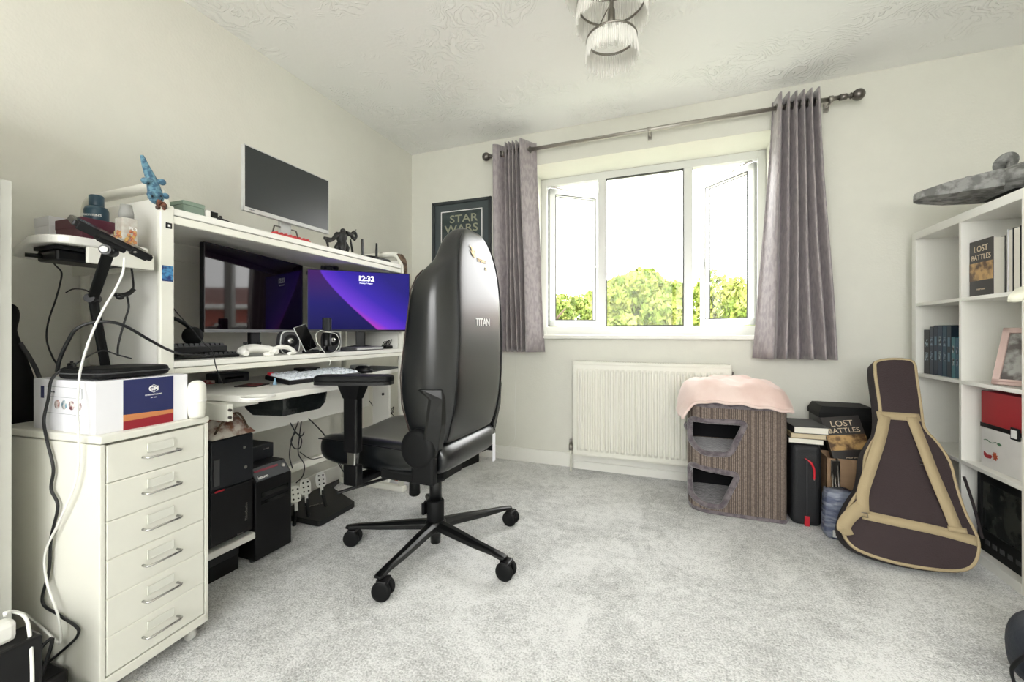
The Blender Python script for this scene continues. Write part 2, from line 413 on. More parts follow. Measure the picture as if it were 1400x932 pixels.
# ================================================================== OUTSIDE
m_grass = mat('lawn', (128, 134, 112), .95, var=.3, scale=2)
struct('trim_3', M().box(-40, 40, 3.6, 70, -2.9, -2.8), m_grass)
def leaf_mat(name, c1, c2):
    return mat(name, c1, .75, c2=c2, scale=3, spec=.2)
m_leafA = leaf_mat('spring_leaves', (140, 146, 74), (100, 118, 48))
m_leafB = leaf_mat('pale_spring_leaves', (140, 148, 78), (100, 118, 52))
m_leafC = leaf_mat('mid_green_leaves', (134, 142, 70), (96, 114, 44))
m_bark = mat('bark', (92, 78, 62), .9, var=.3)
def tree(name, label, cx, cy, zt, r, hgt, n, mt, seed, lf=(.05, .1)):
    rnd = random.Random(seed)
    t = thing(name, label, 'tree', (cx, cy, -2.8), 0, 'garden trees outside the window')
    b = M(); b.tube([(0, 0, 0), (.05, 0, 1.2), (0, .1, 2.6), (.1, 0, zt+2.8-hgt*.4)], [.16, .13, .1, .04], 8)
    for k in range(7):
        a = k*2.4; z = 1.6+k*.35
        b.tube([(0, 0, z), (math.cos(a)*r*.4, math.sin(a)*r*.4, z+.6), (math.cos(a)*r*.8, math.sin(a)*r*.8, z+.9)], [.06, .04, .015], 6)
    obj('trunk', b, m_bark, t)
    f = M(); lobes = [(0, 0, 0, 1.0)]
    for k in range(16): a = rnd.random()*6.28; e = rnd.uniform(-.5, 1); q = math.sqrt(max(0, 1-e*e)); lobes.append((q*math.cos(a)*r*.66, q*math.sin(a)*r*.66, e*hgt*.36, rnd.uniform(.3, .5)))
    zc = zt+2.8-hgt*.5
    for k in range(n):
        lx, ly, lz, s_ = rnd.choice(lobes); a = rnd.random()*6.28; e = rnd.uniform(-1, 1); q = math.sqrt(1-e*e); rr = rnd.uniform(.72, 1.08)
        p = Vector((lx+q*math.cos(a)*r*.62*s_*rr, ly+q*math.sin(a)*r*.62*s_*rr, zc+lz+e*hgt*.36*s_*rr))
        sz = rnd.uniform(*lf); T = Matrix.Translation(p) @ Euler((rnd.random()*6, rnd.random()*6, rnd.random()*6)).to_matrix().to_4x4()
        f.add([(-sz, 0, 0), (0, -sz*.55, sz*.1), (sz, 0, 0), (0, sz*.55, sz*.1)], [[0, 1, 2, 3]], T)
    obj('foliage', f, mt, t, fix=False)
tree('leafy_tree', 'bushy spring-green tree seen through the central window pane', -1.0, 13.8, 2.85, 2.2, 3.8, 24000, m_leafC, 1, (.09, .16))
tree('leafy_tree', 'green tree seen low through the right-hand open casement', .72, 8.0, 1.95, 1.0, 2.8, 9000, m_leafA, 2, (.035, .07))
tree('leafy_tree', 'pale leafy tree seen low through the left-hand open casement', -2.75, 8.8, 1.95, 1.0, 2.8, 9000, m_leafB, 3, (.035, .07))
tree('leafy_tree', 'distant green tree glimpsed between the central pane and left casement', -4.2, 20, 3.2, 1.9, 3.6, 6000, m_leafB, 4, (.1, .18))

def brick_mat():
    m = bpy.data.materials.new('red_brick'); m.use_nodes = True; nt = m.node_tree; N = nt.nodes; L = nt.links
    b = N['Principled BSDF']; b.inputs['Roughness'].default_value = .9
    tc = N.new('ShaderNodeTexCoord'); sp = N.new('ShaderNodeSeparateXYZ'); cb = N.new('ShaderNodeCombineXYZ')
    L.new(tc.outputs['Object'], sp.inputs[0]); ad = N.new('ShaderNodeMath'); L.new(sp.outputs['X'], ad.inputs[0]); L.new(sp.outputs['Y'], ad.inputs[1])
    L.new(ad.outputs[0], cb.inputs[0]); L.new(sp.outputs['Z'], cb.inputs[1])
    br = N.new('ShaderNodeTexBrick'); br.inputs['Scale'].default_value = 4.4; br.inputs['Color1'].default_value = lin((196, 104, 88)); br.inputs['Color2'].default_value = lin((166, 84, 72)); br.inputs['Mortar'].default_value = lin((176, 150, 136)); br.inputs['Mortar Size'].default_value = .015
    L.new(cb.outputs[0], br.inputs['Vector']); L.new(br.outputs['Color'], b.inputs['Base Color'])
    return m
m_brick = brick_mat()
m_tile = mat('roof_tiles', (120, 84, 76), .8, var=.2, stretch=(1, 1, 12), scale=6)
hs = thing('brick_house', 'red brick neighbouring house partly seen at right of window', 'house', (4.15, 10.6, -2.8))
a = M(); a.box(-1.9, 3, 0, 6, 0, 4.55); obj('wall', a, m_brick, hs)
a = M(); a.loft([[Vector((-2.2, -.35, 4.45)), Vector((3.3, -.35, 4.45)), Vector((3.3, 6.3, 4.45)), Vector((-2.2, 6.3, 4.45))], [Vector((-.4, 3, 5.25)), Vector((3.3, 3, 5.25)), Vector((3.3, 3.1, 5.25)), Vector((-.4, 3.1, 5.25))]], smooth=False); obj('roof', a, m_tile, hs)
a = M(); a.tube([(-2.2, -.4, 4.4), (3.3, -.4, 4.4)], .06, 8); a.tube([(-1.8, -.06, 4.4), (-1.8, -.06, 0)], .04, 8); obj('gutter', a, m_upvc, hs)
for k, x in enumerate((-.9, 1.2)):
    a = M(); ringbox(a, x, x+1.1, 2.9, 4.0, -.05, .03, .07); a.box(x+.52, x+.58, -.05, .03, 2.9, 4.0)
    w = obj('window', a, m_upvc, hs); p = M(); p.box(x+.05, x+1.05, -.01, .01, 2.95, 3.95); obj('pane', p, m_gloss, w)

# ================================================================== CURTAINS AND POLE
def curtain_mat():
    m = mat('crushed_velvet', (170, 161, 163), .5, sheen=.35, c2=(150, 142, 145), scale=60, stretch=(1, 1, .4), bump=.15, bscale=90)
    return m
m_velvet = curtain_mat()
PY, PZ = 2.835, 2.262
pole = thing('curtain_pole', 'brushed steel curtain pole with ball finials above the window', 'curtain pole', (-.16, PY, PZ))
a = M(); a.cyl((-1.08, 0, 0), (1.04, 0, 0), .0125, n=16); obj('rod', a, m_steel, pole)
for sx, x in ((-1, -1.08), (1, 1.04)):
    a = M(); T = Matrix.Translation((x, 0, 0)) @ Matrix.Rotation(sx*PI/2, 4, 'Y')
    a.lathe([(.0165, -.02), (.0165, .012), (.010, .016), (.010, .026), (.017, .029), (.017, .034), (.011, .038)] , 20, T)
    a.ball((x+sx*.066, 0, 0), .031, n=20, m=12); obj('finial', a, m_gun, pole)
for x in (-1.01, .01, .98):
    a = M(); a.box(x-.012, x+.012, .072, .088, -.035, .02, .002); a.cyl((x, .075, -.01), (x, 0, -.014), .006, n=10); a.tube([(x-.009, 0, 0), (x+.009, 0, 0)], .0175, 16)
    obj('bracket', a, m_steel, pole)
def zig(x0, x1, n, yf, yb):
    # n pleats: front fold, back fold, ... as plan points
    out = []; st = (x1-x0)/(2*n)
    for k in range(2*n):
        y = yf if k % 2 == 0 else yb; x = x0+st*(k+.5); out += [(x-st*.22, y), (x+st*.22, y)]
    return out
def curtain(label, top, bot, z0, z1, seed):
    cx = sum(p[0] for p in top)/len(top)
    t = thing('curtain', label, 'curtain', (cx, PY, z0), 0, 'grey eyelet curtains')
    P0 = spline([(x, y, 0) for x, y in top], 7); P1 = spline([(x, y, 0) for x, y in bot], 7)
    nv = 36; rows = []
    for j in range(nv+1):
        v = j/nv; z = z1+(z0-z1)*v; row = []; w_ = v**1.25
        for i in range(len(P0)):
            p = P0[i]*(1-w_)+P1[i]*w_; u = i/len(P0)
            x = p.x+.005*math.sin(v*6+u*9+seed)*v; y = p.y*(1-.12*math.sin(v*PI))+.006*math.sin(v*9+u*11)*v
            row.append((x-cx, y, z-z0))
        rows.append(row)
    a = M(); a.sheet(rows); o = obj('fabric', a, m_velvet, t, fix=False, solid=.003)
    xs = sorted(set(round((top[i][0]+top[i+1][0])/2, 4) for i in range(0, len(top)-1) if abs(top[i][1]-top[i+1][1]) > .03))
    for x in xs:
        a = M(); T = Matrix.Translation((x-cx, 0, PZ-z0)) @ Matrix.Rotation(PI/2, 4, 'Y')
        pts = [(T @ Vector((.021*math.cos(q*PI/8), .021*math.sin(q*PI/8), 0))) for q in range(16)]
        a.tube(pts, .0045, 6, closed=True); obj('eyelet', a, m_gun, t)
    return t
LT = [(-1.238, -.02), (-1.232, -.045), (-1.20, -.03), (-1.165, .03), (-1.152, .045)]+zig(-1.145, -1.035, 4, -.038, .030)+[(-1.022, -.055), (-1.008, -.06), (-.975, .0), (-.945, .05), (-.93, .055)]
LB = [(-1.232, -.01), (-1.222, -.035), (-1.19, -.035), (-1.15, .02), (-1.13, .04)]+zig(-1.12, -.985, 4, -.05, .035)+[(-.97, -.055), (-.95, -.06), (-.91, -.01), (-.875, .04), (-.86, .045)]
curtain('grey crushed velvet curtain at the left of the window', LT, LB, .815, 2.325, 3)
RT_ = [(.545, .055), (.555, .05), (.56, -.03), (.572, -.055)]+zig(.585, .765, 5, .028, -.034)
RB_ = [(.435, .04), (.45, .03), (.50, -.035), (.53, -.055)]+zig(.55, .85, 5, .035, -.055)
curtain('grey crushed velvet curtain at the right of the window, flared at the bottom', RT_, RB_, .80, 2.325, 8)

# ================================================================== RADIATOR
RY = 2.806
rad = thing('radiator', 'white ribbed panel radiator on the wall below the window', 'radiator', (-.16, RY, .12))
rz = .625; rx = .475
def radpanel(y):
    a = M(); rows = []; nx = 28*12
    prof = []
    for i in range(nx+1):
        x = -rx+2*rx*i/nx; q = (i/12) % 1
        d = .0 if abs(x) > rx-.02 else (.015*(0 if q < .12 or q > .88 else min(1, (q-.12)/.16, (.88-q)/.16)))
        prof.append((x, d))
    for zz, k in ((0, 0), (.012, 0), (.035, 0), (.055, 1), (rz-.055, 1), (rz-.035, 0), (rz-.012, 0), (rz, 0)):
        rows.append([(x, y-(.006 if 0 < zz < rz else 0)-d*k+0, zz) for x, d in prof])
    a.sheet(rows, smooth=False); a.box(-rx, rx, y+.0, y+.012, 0, rz, .003)
    return a
obj('front_panel', radpanel(0), m_steelw, rad, fix=False)
a = M(); a.box(-rx, rx, .07, .082, 0, rz, .003); obj('back_panel', a, m_steelw, rad)
a = M(); a.box(-rx-.004, rx+.004, -.004, .085, rz-.004, rz+.012, .003)
for i in range(60): x = -rx+.02+i*(2*rx-.04)/59; a.box(x, x+.006, .005, .075, rz+.0121, rz+.0135)
obj('top_grille', a, m_steelw, rad)
for s_ in (-1, 1):
    a = M(); a.box(s_*rx-.006, s_*rx+.006, -.002, .084, .004, rz, .002); obj('side_panel', a, m_steelw, rad)
a = M(); a.cyl((-rx-.032, .04, -.12), (-rx-.032, .04, .03), .0075, n=10); obj('pipe', a, m_steelw, rad)
a = M(); a.cyl((-rx-.032, .04, .02), (-rx-.032, .04, .06), .013, n=12); a.cyl((-rx-.034, .04, .04), (-rx, .04, .04), .010, n=12); a.cyl((-rx-.032, .04, .06), (-rx-.032, .04, .10), .011, .009, n=12)
obj('valve', a, m_steel, rad)
a = M(); a.cyl((rx, .04, rz-.04), (rx+.02, .04, rz-.04), .009, n=12); obj('bleed_valve', a, m_steel, rad)

# ================================================================== CEILING LIGHT
m_tass = mat('clear_tassel_rods', (244, 242, 236), .2, var=.08, spec=.6)
m_ringm = mat('nickel_ring', (150, 146, 138), .3, metal=1)
lp = at(836, 55, Z=2.075)
lt = thing('pendant_light', 'three-tier ceiling light hung with clear tassel rods', 'ceiling light', (lp.x, lp.y, 2.0))
a = M(); a.lathe([(0.0, .42), (.05, .42), (.055, .405), (.03, .395), (.008, .39), (.008, .2), (.014, .19), (.014, .12), (0, .115)], 20); obj('stem', a, m_ringm, lt)
rnd = random.Random(5)
for r_, z_, ln in ((.168, .36, .11), (.128, .225, .09), (.092, .08, .085)):
    a = M(); pts = [(r_*math.cos(q*PI/20), r_*math.sin(q*PI/20), z_) for q in range(40)]
    a.tube(pts, .0052, 6, closed=True)
    for q in range(3 if r_ > .1 else 0):
        an = q*2*PI/3; a.cyl((0, 0, z_), (r_*math.cos(an), r_*math.sin(an), z_), .002, n=6)
    ring = obj('ring', a, m_ringm, lt)
    a = M(); n = int(r_*900)
    for q in range(n):
        an = 2*PI*q/n; l = ln*rnd.uniform(.85, 1.1); w = .0022; da = rnd.uniform(-.010, .010); ro = r_+rnd.uniform(-.002, .006)
        c0 = Vector((r_*math.cos(an), r_*math.sin(an), z_-.003)); c1 = Vector(((ro+.004)*math.cos(an+da), (ro+.004)*math.sin(an+da), z_-l))
        a.tube([c0, (c0+c1)/2, c1], [.0020, .0042, .0016], 4, smooth=False)
    ts = obj('tassels', a, m_tass, ring); ts['kind'] = 'stuff'

# ================================================================== POSTER ON THE BACK WALL
m_frame = mat('charcoal_frame', (52, 58, 60), .4)
m_mount = mat('slate_mount', (74, 82, 84), .8)
m_poster = mat('dark_poster_print', (40, 50, 52), .6, c2=(62, 72, 72), scale=9)
fx0, fx1, fz0_, fz1_ = -1.815, -1.30, 1.20, 1.99
pf = thing('framed_poster', 'black framed dark film poster on the wall behind the gaming chair', 'picture', ((fx0+fx1)/2, YB, fz0_))
w, hh = (fx1-fx0), fz1_-fz0_
a = M(); ringbox(a, -w/2, w/2, 0, hh, -.022, 0, .022); obj('frame', a, m_frame, pf, bevel=.002)
a = M(); a.box(-w/2+.02, w/2-.02, -.010, -.004, .02, hh-.02); obj('mount', a, m_mount, pf)
a = M(); ringbox(a, -w/2+.075, w/2-.075, .075, hh-.075, -.0115, -.010, .009); obj('mount_border', a, m_whiteink, pf)
a = M(); a.box(-w/2+.083, w/2-.083, -.012, -.010, .083, hh-.083); obj('poster', a, m_poster, pf)
m_outl = mat('olive_lettering', (150, 152, 130), .6)
text('lettering', 'STAR', .085, frameT((.02, -.0125, hh-.145), (1, 0, 0), (0, 0, 1)), m_outl, pf, bold=.001, sx=1.25)
text('lettering', 'WARS', .085, frameT((0, -.0125, hh-.222), (1, 0, 0), (0, 0, 1)), m_outl, pf, bold=.001, sx=1.25)
a = M(); a.ball((.04, -.0125, hh-.42), (.11, .002, .13)); obj('print', a, m_mount, pf)

# ================================================================== DESK (tubular white workstation)
DX = -1.53; DY0, DY1 = .835, 2.10; DB = -1.985; TZ = 1.355; MZ = .857; KZ = .735
desk = thing('computer_desk', 'white workstation desk with tubular frame, monitor shelf and high top shelf', 'desk', (-1.75, 1.47, 0))
def dob(n, m, mt=m_steelw, **k): return obj(n, m, mt, desk, world=True, **k)
def sideframe(y, ytop):
    a = M()
    zb = .70 if y < 1 else 0.0
    pts = [(DX+.0, y, zb), (DX, y, ytop-.09)]
    for q in range(7): an = q*PI/12; pts.append((DX-.06+.06*math.cos(an), y, ytop-.06+.06*math.sin(an)))
    pts += [(DB+.08, y, ytop)]
    for q in range(1, 7): an = PI/2+q*PI/12; pts.append((DB+.07+.05*math.cos(an), y, ytop-.05+.05*math.sin(an)))
    pts += [(DB+.02, y, zb)]
    a.tube(pts, .0165, 12); return a
dob('frame', sideframe(DY0+.012, 1.425)); dob('frame', sideframe(DY1, 1.425))
for x in (DX, DB+.02):            # the left legs stand a little further in, behind the drawer cabinet
    a = M(); a.tube([(x, DY0+.012, .703), (x, .912, .703), (x, .912, 0)], .0165, 12); dob('leg', a)
for y in (DY0+.012, DY1):
    a = M(); a.box(DB+.05, DX-.02, y-.006, y+.006, KZ+.10, 1.385, .003); dob('side_panel', a, m_lam)
    yf = .912 if y < 1 else y
    a = M(); a.box(DB, DX+.03, yf-.02, yf+.02, 0, .035, .008); dob('foot', a)
a = M(); a.box(DX+.004, DX+.018, DY0-.006, DY0+.034, MZ-.1, TZ+.005, .004); dob('post_cover', a)
a = M(); a.box(DB, DX+.016, DY0+.032, DY1-.02, TZ-.022, TZ, .003); dob('top_shelf', a, m_lam)
a = M(); a.box(DX-.01, DX+.014, DY0+.032, DY1-.02, TZ-.05, TZ-.024, .003); dob('shelf_rail', a)
a = M(); a.box(DB, DX+.02, DY0+.032, DY1-.01, MZ-.02, MZ, .003); dob('monitor_shelf', a, m_lam)
a = M(); a.box(DX-.01, DX+.018, DY0+.032, DY1-.01, MZ-.042, MZ-.022, .003); dob('shelf_rail', a)
a = M(); a.box(DB+.02, DB+.035, DY0+.032, DY1-.02, TZ-.10, TZ-.03, .002); dob('back_rail', a)
for y in (1.05, 1.28, 1.50, 1.8):
    a = M(); a.cyl((DB+.035, y, TZ-.065), (DB+.05, y, TZ-.065), .011, n=14); a.cyl((DB+.05, y, TZ-.065), (DB+.053, y, TZ-.065), .006, n=10); dob('bolt', a, m_steel)
# desktop with a cup-holder lobe at the left
top = rpoly([(-1.95, .87), (-1.60, .87), (-1.56, .985), (-1.345, 1.0), (-1.315, 1.10), (-1.315, 1.40), (-1.36, 1.50), (-1.47, 1.56), (-1.53, 1.75), (-1.56, 2.02), (-1.58, 2.26), (-1.95, 2.26)], .06, 6)
a = M(); a.prism(top, KZ-.024, KZ); dob('desktop', a, m_lam, bevel=.004)
a = M(); T = Matrix.Translation(at(353, 543, Z=KZ)); a.lathe([(.052, .0), (.052, .004), (.046, .005), (.042, .001), (.0, .001)], 28, T); dob('cup_holder', a, m_lam)
a = M(); a.box(-1.77, -1.752, 1.232, 2.08, .50, KZ-.024, .003); dob('back_apron', a, m_lam)
a = M(); a.box(-1.62, -1.40, .965, .985, KZ-.085, KZ-.026, .003); a.box(-1.62, -1.45, .985, 1.25, KZ-.05, KZ-.026, .003); dob('desktop_rail', a, m_steelw)
for zz in (KZ-.045, KZ-.07):
    a = M(); a.cyl((-1.40, .97, zz), (-1.392, .97, zz), .005, n=8); dob('screw', a, m_gun)
a = M(); a.box(-1.80, -1.765, .86, 2.10, .255, .295, .004); dob('crossbar', a)
a = M(); a.box(-1.72, -1.60, 2.075, 2.095, .05, KZ-.03, .003); dob('leg_panel', a, m_lam)
a = M(); a.cyl((-1.64, 2.07, .58), (-1.64, 2.078, .58), .008, n=10); dob('cable_hole', a, m_black)
# printed sticker and rivet on the left post
a = M(); a.box(DX+.018, DX+.0195, DY0-.002, DY0+.030, 1.115, 1.165, .0005); dob('sticker', a, mat('blue_sticker', (80, 150, 200), .5, c2=(30, 50, 110), scale=60))
a = M(); a.box(DX+.018, DX+.021, DY0+.008, DY0+.026, 1.285, 1.303, .003); a.mi = 1; a.box(DX+.021, DX+.0215, DY0+.0135, DY0+.0205, 1.290, 1.297, .001); dob('clip', a, [m_black, m_whiteink])
# left side shelf
SZ = 1.213
a = M(); a.prism(rpoly([(-1.96, .66), (-1.73, .605), (-1.60, .572), (-1.51, .60), (-1.515, .815), (-1.96, .815)], .05, 6), SZ-.022, SZ); dob('side_shelf', a, m_lam, bevel=.004)
a = M(); a.box(-1.528, -1.516, .655, .815, SZ-.068, SZ-.022, .003); a.box(-1.95, -1.528, .80, .812, SZ-.068, SZ-.022, .003); dob('side_shelf_rail', a)
# lower computer shelf
a = M(); a.prism(rpoly([(-1.93, .935), (-1.60, .935), (-1.60, 1.265), (-1.93, 1.265)], .06, 6), .108, .134); dob('computer_shelf', a, m_lam, bevel=.004)
for x in (-1.90, -1.70):
    for y in (.96,): a = M(); a.cyl((x, y, 0), (x, y, .11), .014, n=12); dob('shelf_leg', a)

# ================================================================== DRAWER CABINET
dc = thing('drawer_cabinet', 'white metal six-drawer cabinet on castors in front of the desk', 'cabinet', (-1.5625, .7215, 0), R(5.3))
W2, D2 = .2125, .14        # local x depth .425, y width .28 ; front is +x
a = M(); a.box(-W2, W2-.001, -D2, -D2+.012, .055, .668, .002); a.box(-W2, W2-.001, D2-.012, D2, .055, .668, .002)
a.box(-W2, -W2+.01, -D2+.012, D2-.012, .055, .668); a.box(-W2, W2-.001, -D2, D2, .048, .075, .002)
for k in range(1, 6): z = .078+k*.0975; a.box(W2-.02, W2-.003, -D2+.012, D2-.012, z-.001, z+.001)
obj('body', a, m_steelw, dc)
a = M(); a.box(-W2-.001, W2+.002, -D2-.001, D2+.001, .670, .690, .004); obj('top', a, m_steelw, dc)
# open frame at the front
for k in range(6):
    z0 = .079+k*.0978; z1 = z0+.0958
    a = M(); a.box(-W2+.02, W2-.001, -D2+.0145, D2-.0145, z0, z1, .002)
    dr = obj('drawer', a, m_steelw, dc)
    zc = z0+.056
    a = M(); pts = [(W2, -.045, zc-.012), (W2+.018, -.045, zc-.012), (W2+.022, -.040, zc-.012), (W2+.022, .040, zc-.012), (W2+.018, .045, zc-.012), (W2, .045, zc-.012)]
    a.tube(pts, .0032, 8); obj('handle', a, m_chrome, dr)
    a = M(); ringbox_pts = (-.032, .032)
    a.box(W2, W2+.004, -.034, .034, zc-.003, zc-.001); a.box(W2, W2+.004, -.034, -.032, zc-.003, zc+.022); a.box(W2, W2+.004, .032, .034, zc-.003, zc+.022); a.box(W2+.002, W2+.003, -.032, .032, zc-.002, zc+.021)
    obj('label_holder', a, mat('frosted_plastic', (226, 226, 216), .2, var=.02), dr)
for x, y in ((W2-.04, -D2+.03), (W2-.04, D2-.03), (-W2+.04, -D2+.03), (-W2+.04, D2-.03)):
    a = M(); a.cyl((x, y-.008, .02), (x, y+.008, .02), .02, n=14); a.box(x-.01, x+.01, y-.012, y+.012, .02, .049, .003); obj('castor', a, mat('translucent_castor', (220, 220, 214), .3), dc)

# ---- printed box on the cabinet
BX0, BX1, BY0, BY1, BZ0, BZ1 = -1.645, -1.372, .600, .822, .690, .826
m_card = mat('white_printed_card', (236, 236, 240), .45, var=.015)
m_navy = mat('navy_print', (38, 44, 92), .45); m_orange = mat('tan_print', (202, 132, 84), .45); m_crim = mat('crimson_print', (150, 30, 44), .45)
pb = thing('product_box', 'white, navy and crimson printed carton on top of the drawer cabinet', 'box', ((BX0+BX1)/2, (BY0+BY1)/2, BZ0), R(2))
hx, hy, H = (BX1-BX0)/2, (BY1-BY0)/2, BZ1-BZ0
a = M(); a.box(-hx, hx, -hy, hy, 0, H, .0015); obj('carton', a, m_card, pb)
def frontpoly(pts, mt, name, x=None, dz=.0006):
    # panel on the +x face: (v along y 0..1, z 0..1)
    a = M(); a.add([(hx+dz, -hy+2*hy*v, H*z) for v, z in pts]+[(hx, -hy+2*hy*v, H*z) for v, z in pts], [[0, 1, 2, 3], [0, 4, 5, 1], [1, 5, 6, 2], [2, 6, 7, 3], [3, 7, 4, 0]]); obj(name, a, mt, pb)
frontpoly([(.27, .30), (.82, .27), (.82, .985), (.27, .985)], m_navy, 'print_panel')
frontpoly([(.27, .17), (.82, .19), (.82, .27), (.27, .30)], m_orange, 'print_panel')
frontpoly([(.27, .0), (.82, .0), (.82, .19), (.27, .17)], m_crim, 'print_panel')
text('logo', 'GM', .016, frameT((hx+.0009, .02, H*.76), (0, 1, 0), (0, 0, 1)), m_whiteink, pb, bold=.0006)
a = M(); pts = [(hx+.001, .02+.011*math.sin(q*PI/3), H*.76+.011*math.cos(q*PI/3)) for q in range(6)]; a.tube(pts, .0008, 5, closed=True); obj('logo', a, m_whiteink, pb)
text('print', 'CHESSNUTGAMES', .0052, frameT((hx+.0009, .02, H*.635), (0, 1, 0), (0, 0, 1)), m_whiteink, pb)
text('print', 'EST . 2020', .0034, frameT((hx+.0009, .02, H*.575), (0, 1, 0), (0, 0, 1)), m_whiteink, pb)
m_ink = mat('grey_print', (110, 112, 120), .6)
for k, c in enumerate(((150, 96, 90), (110, 150, 170), (120, 60, 70), (150, 130, 130))):
    a = M(); T = Matrix.Translation((-.045+k*.032-.04+.06, -hy, H*.52)) @ Matrix.Rotation(PI/2, 4, 'X'); a.lathe([(.012, .0004), (.012, .0), (0, 0)][::-1] and [(0, .0006), (.012, .0006), (.012, 0)], 18, T)
    obj('picture_roundel', a, mat('roundel_%s' % 'abcd'[k], c, .5, c2=(220, 214, 210), scale=90), pb)
a = M(); a.box(-.10, -.085, -hy-.0006, -hy, H*.62, H*.86); obj('print_tab', a, m_navy, pb)
a = M(); a.box(-.078, .085, -hy-.0004, -hy, H*.855, H*.86); a.box(-.078, .085, -hy-.0004, -hy, H*.66, H*.665); a.box(-.075, .10, -hy-.0004, -hy, H*.34, H*.345); a.box(.083, .085, -hy-.0004, -hy, H*.66, H*.86); obj('print_line', a, m_ink, pb)
text('print', 'Chess set', .008, frameT((-.05, -hy-.0008, H*.76), (1, 0, 0), (0, 0, 1)), m_ink, pb)
# zip case on the box
zc_ = thing('zip_case', 'flat black zipped case lying on the printed carton', 'case', (-1.475, .700, BZ1), R(8))
a = M(); a.prism(rpoly([(-.08, -.095), (.085, -.095), (.085, .095), (-.08, .095)], .035, 6), .003, .030); obj('shell', a, m_blackm, zc_, bevel=.008)
a = M(); pts = [(x, y, .0165) for x, y in rpoly([(-.0815, -.0965), (.0865, -.0965), (.0865, .0965), (-.0815, .0965)], .036, 6)]; a.tube(pts, .002, 5, closed=True); obj('zip', a, m_rubber, zc_)
# plug lying on the box
pg = thing('power_plug', 'small black plug upright on the carton beside the zip case', 'plug', tuple(at(98, 508, Z=BZ1)[:2])+(BZ1,))
a = M(); a.box(-.012, .012, -.008, .008, .0, .028, .004); obj('body', a, m_black, pg)
a = M(); a.cyl((0, 0, .026), (0, 0, .034), .004, n=8); obj('strain_relief', a, m_rubber, pg)
# white pot
pt = thing('white_tub', 'rounded white plastic tub squeezed between carton and desk', 'tub', (-1.368, .848, .6905))
a = M(); a.lathe([(0, 0), (.019, 0), (.022, .01), (.024, .05), (.024, .090), (.020, .105), (.010, .113), (0, .114)], 24); obj('tub', a, m_steelw, pt)
a = M(); a.lathe([(.0243, .048), (.0250, .050), (.0250, .054), (.0243, .056)], 24); obj('rim', a, m_lam, pt)

# ---- tablet stand with tablet
m_silverp0 = mat('pale_cap', (190, 190, 186), .4)
def W3(px, py, X): return at(px, py, X=X)
ts = thing('tablet_stand', 'black folding arm tablet stand behind the zip case on the carton', 'stand', (-1.60, .735, BZ1))
a = M(); a.lathe([(0, .0), (.055, 0), (.055, .006), (.05, .010), (0, .011)], 28); obj('base', a, m_black, ts)
b0 = Vector((-1.60, .735, BZ1+.008)); j1 = at(127, 408, X=-1.585); j2 = at(149, 343, X=-1.35)
def bar(m, p, q, w, t):
    p, q = Vector(p), Vector(q); z = (q-p).normalized(); x = Vector((0, 1, 0)); x = (x-z*x.dot(z)).normalized(); y = z.cross(x); T = Matrix((x, y, z)).transposed().to_4x4(); T.translation = p
    m.box(-w/2, w/2, -t/2, t/2, 0, (q-p).length, min(w, t)*.3, T)
a = M(); bar(a, b0, j1, .022, .014); bar(a, b0+Vector((0, .004, 0)), j1+Vector((0, .004, 0)), .006, .018); obj('lower_arm', a, m_blackm, ts, world=True)
a = M(); bar(a, j1, j2, .024, .013); obj('upper_arm', a, m_blackm, ts, world=True)
for j, nm in ((j1, 'joint'), (j2, 'joint')):
    a = M(); a.cyl(j-Vector((-.016, .016, 0)), j+Vector((-.016, .016, 0)), .0125, n=18); obj(nm, a, m_black, ts, world=True)
a = M(); a.cyl(j2+Vector((.016, -.017, 0)), j2+Vector((.018, -.019, 0)), .008, n=20); obj('joint_cap', a, m_silverp0, ts, world=True)
# tablet: seen almost edge-on, tilted
ta = at(100, 300, X=-1.39); tb = at(208, 352, X=-1.36)
tabc = (ta+tb)/2; xd = (tb-ta).normalized(); vd = (tabc-Vector((0, 0, CH))).normalized()
yd = (vd-xd*vd.dot(xd)).normalized(); yd = (yd + Vector((0, 0, .06))); yd = (yd-xd*yd.dot(xd)).normalized(); L_ = (tb-ta).length
tb_ = thing('tablet', 'tablet in black case held on the folding arm stand', 'tablet', tuple(tabc)); Tt = frameT((0, 0, 0), xd, yd)
a = M(); a.box(-L_/2, L_/2, -.015, .110, -.012, .004, .004, Tt); obj('case', a, m_black, tb_)
a = M(); a.box(-L_/2+.004, L_/2-.004, -.011, .106, .004, .0055, .0005, Tt); obj('screen', a, m_gloss, tb_)
a = M(); a.box(-L_/2+.01, -L_/2+.05, -.018, -.012, -.016, .004, .002, Tt); a.box(L_/2-.05, L_/2-.01, -.018, -.012, -.016, .004, .002, Tt); a.box(-.03, .03, -.014, .1, -.022, -.010, .003, Tt); obj('clamp', a, m_blackm, tb_)
a = M(); a.ball(Tt @ Vector((L_/2-.04, -.018, -.006)), (.006, .004, .003)); obj('button', a, m_steel, tb_)

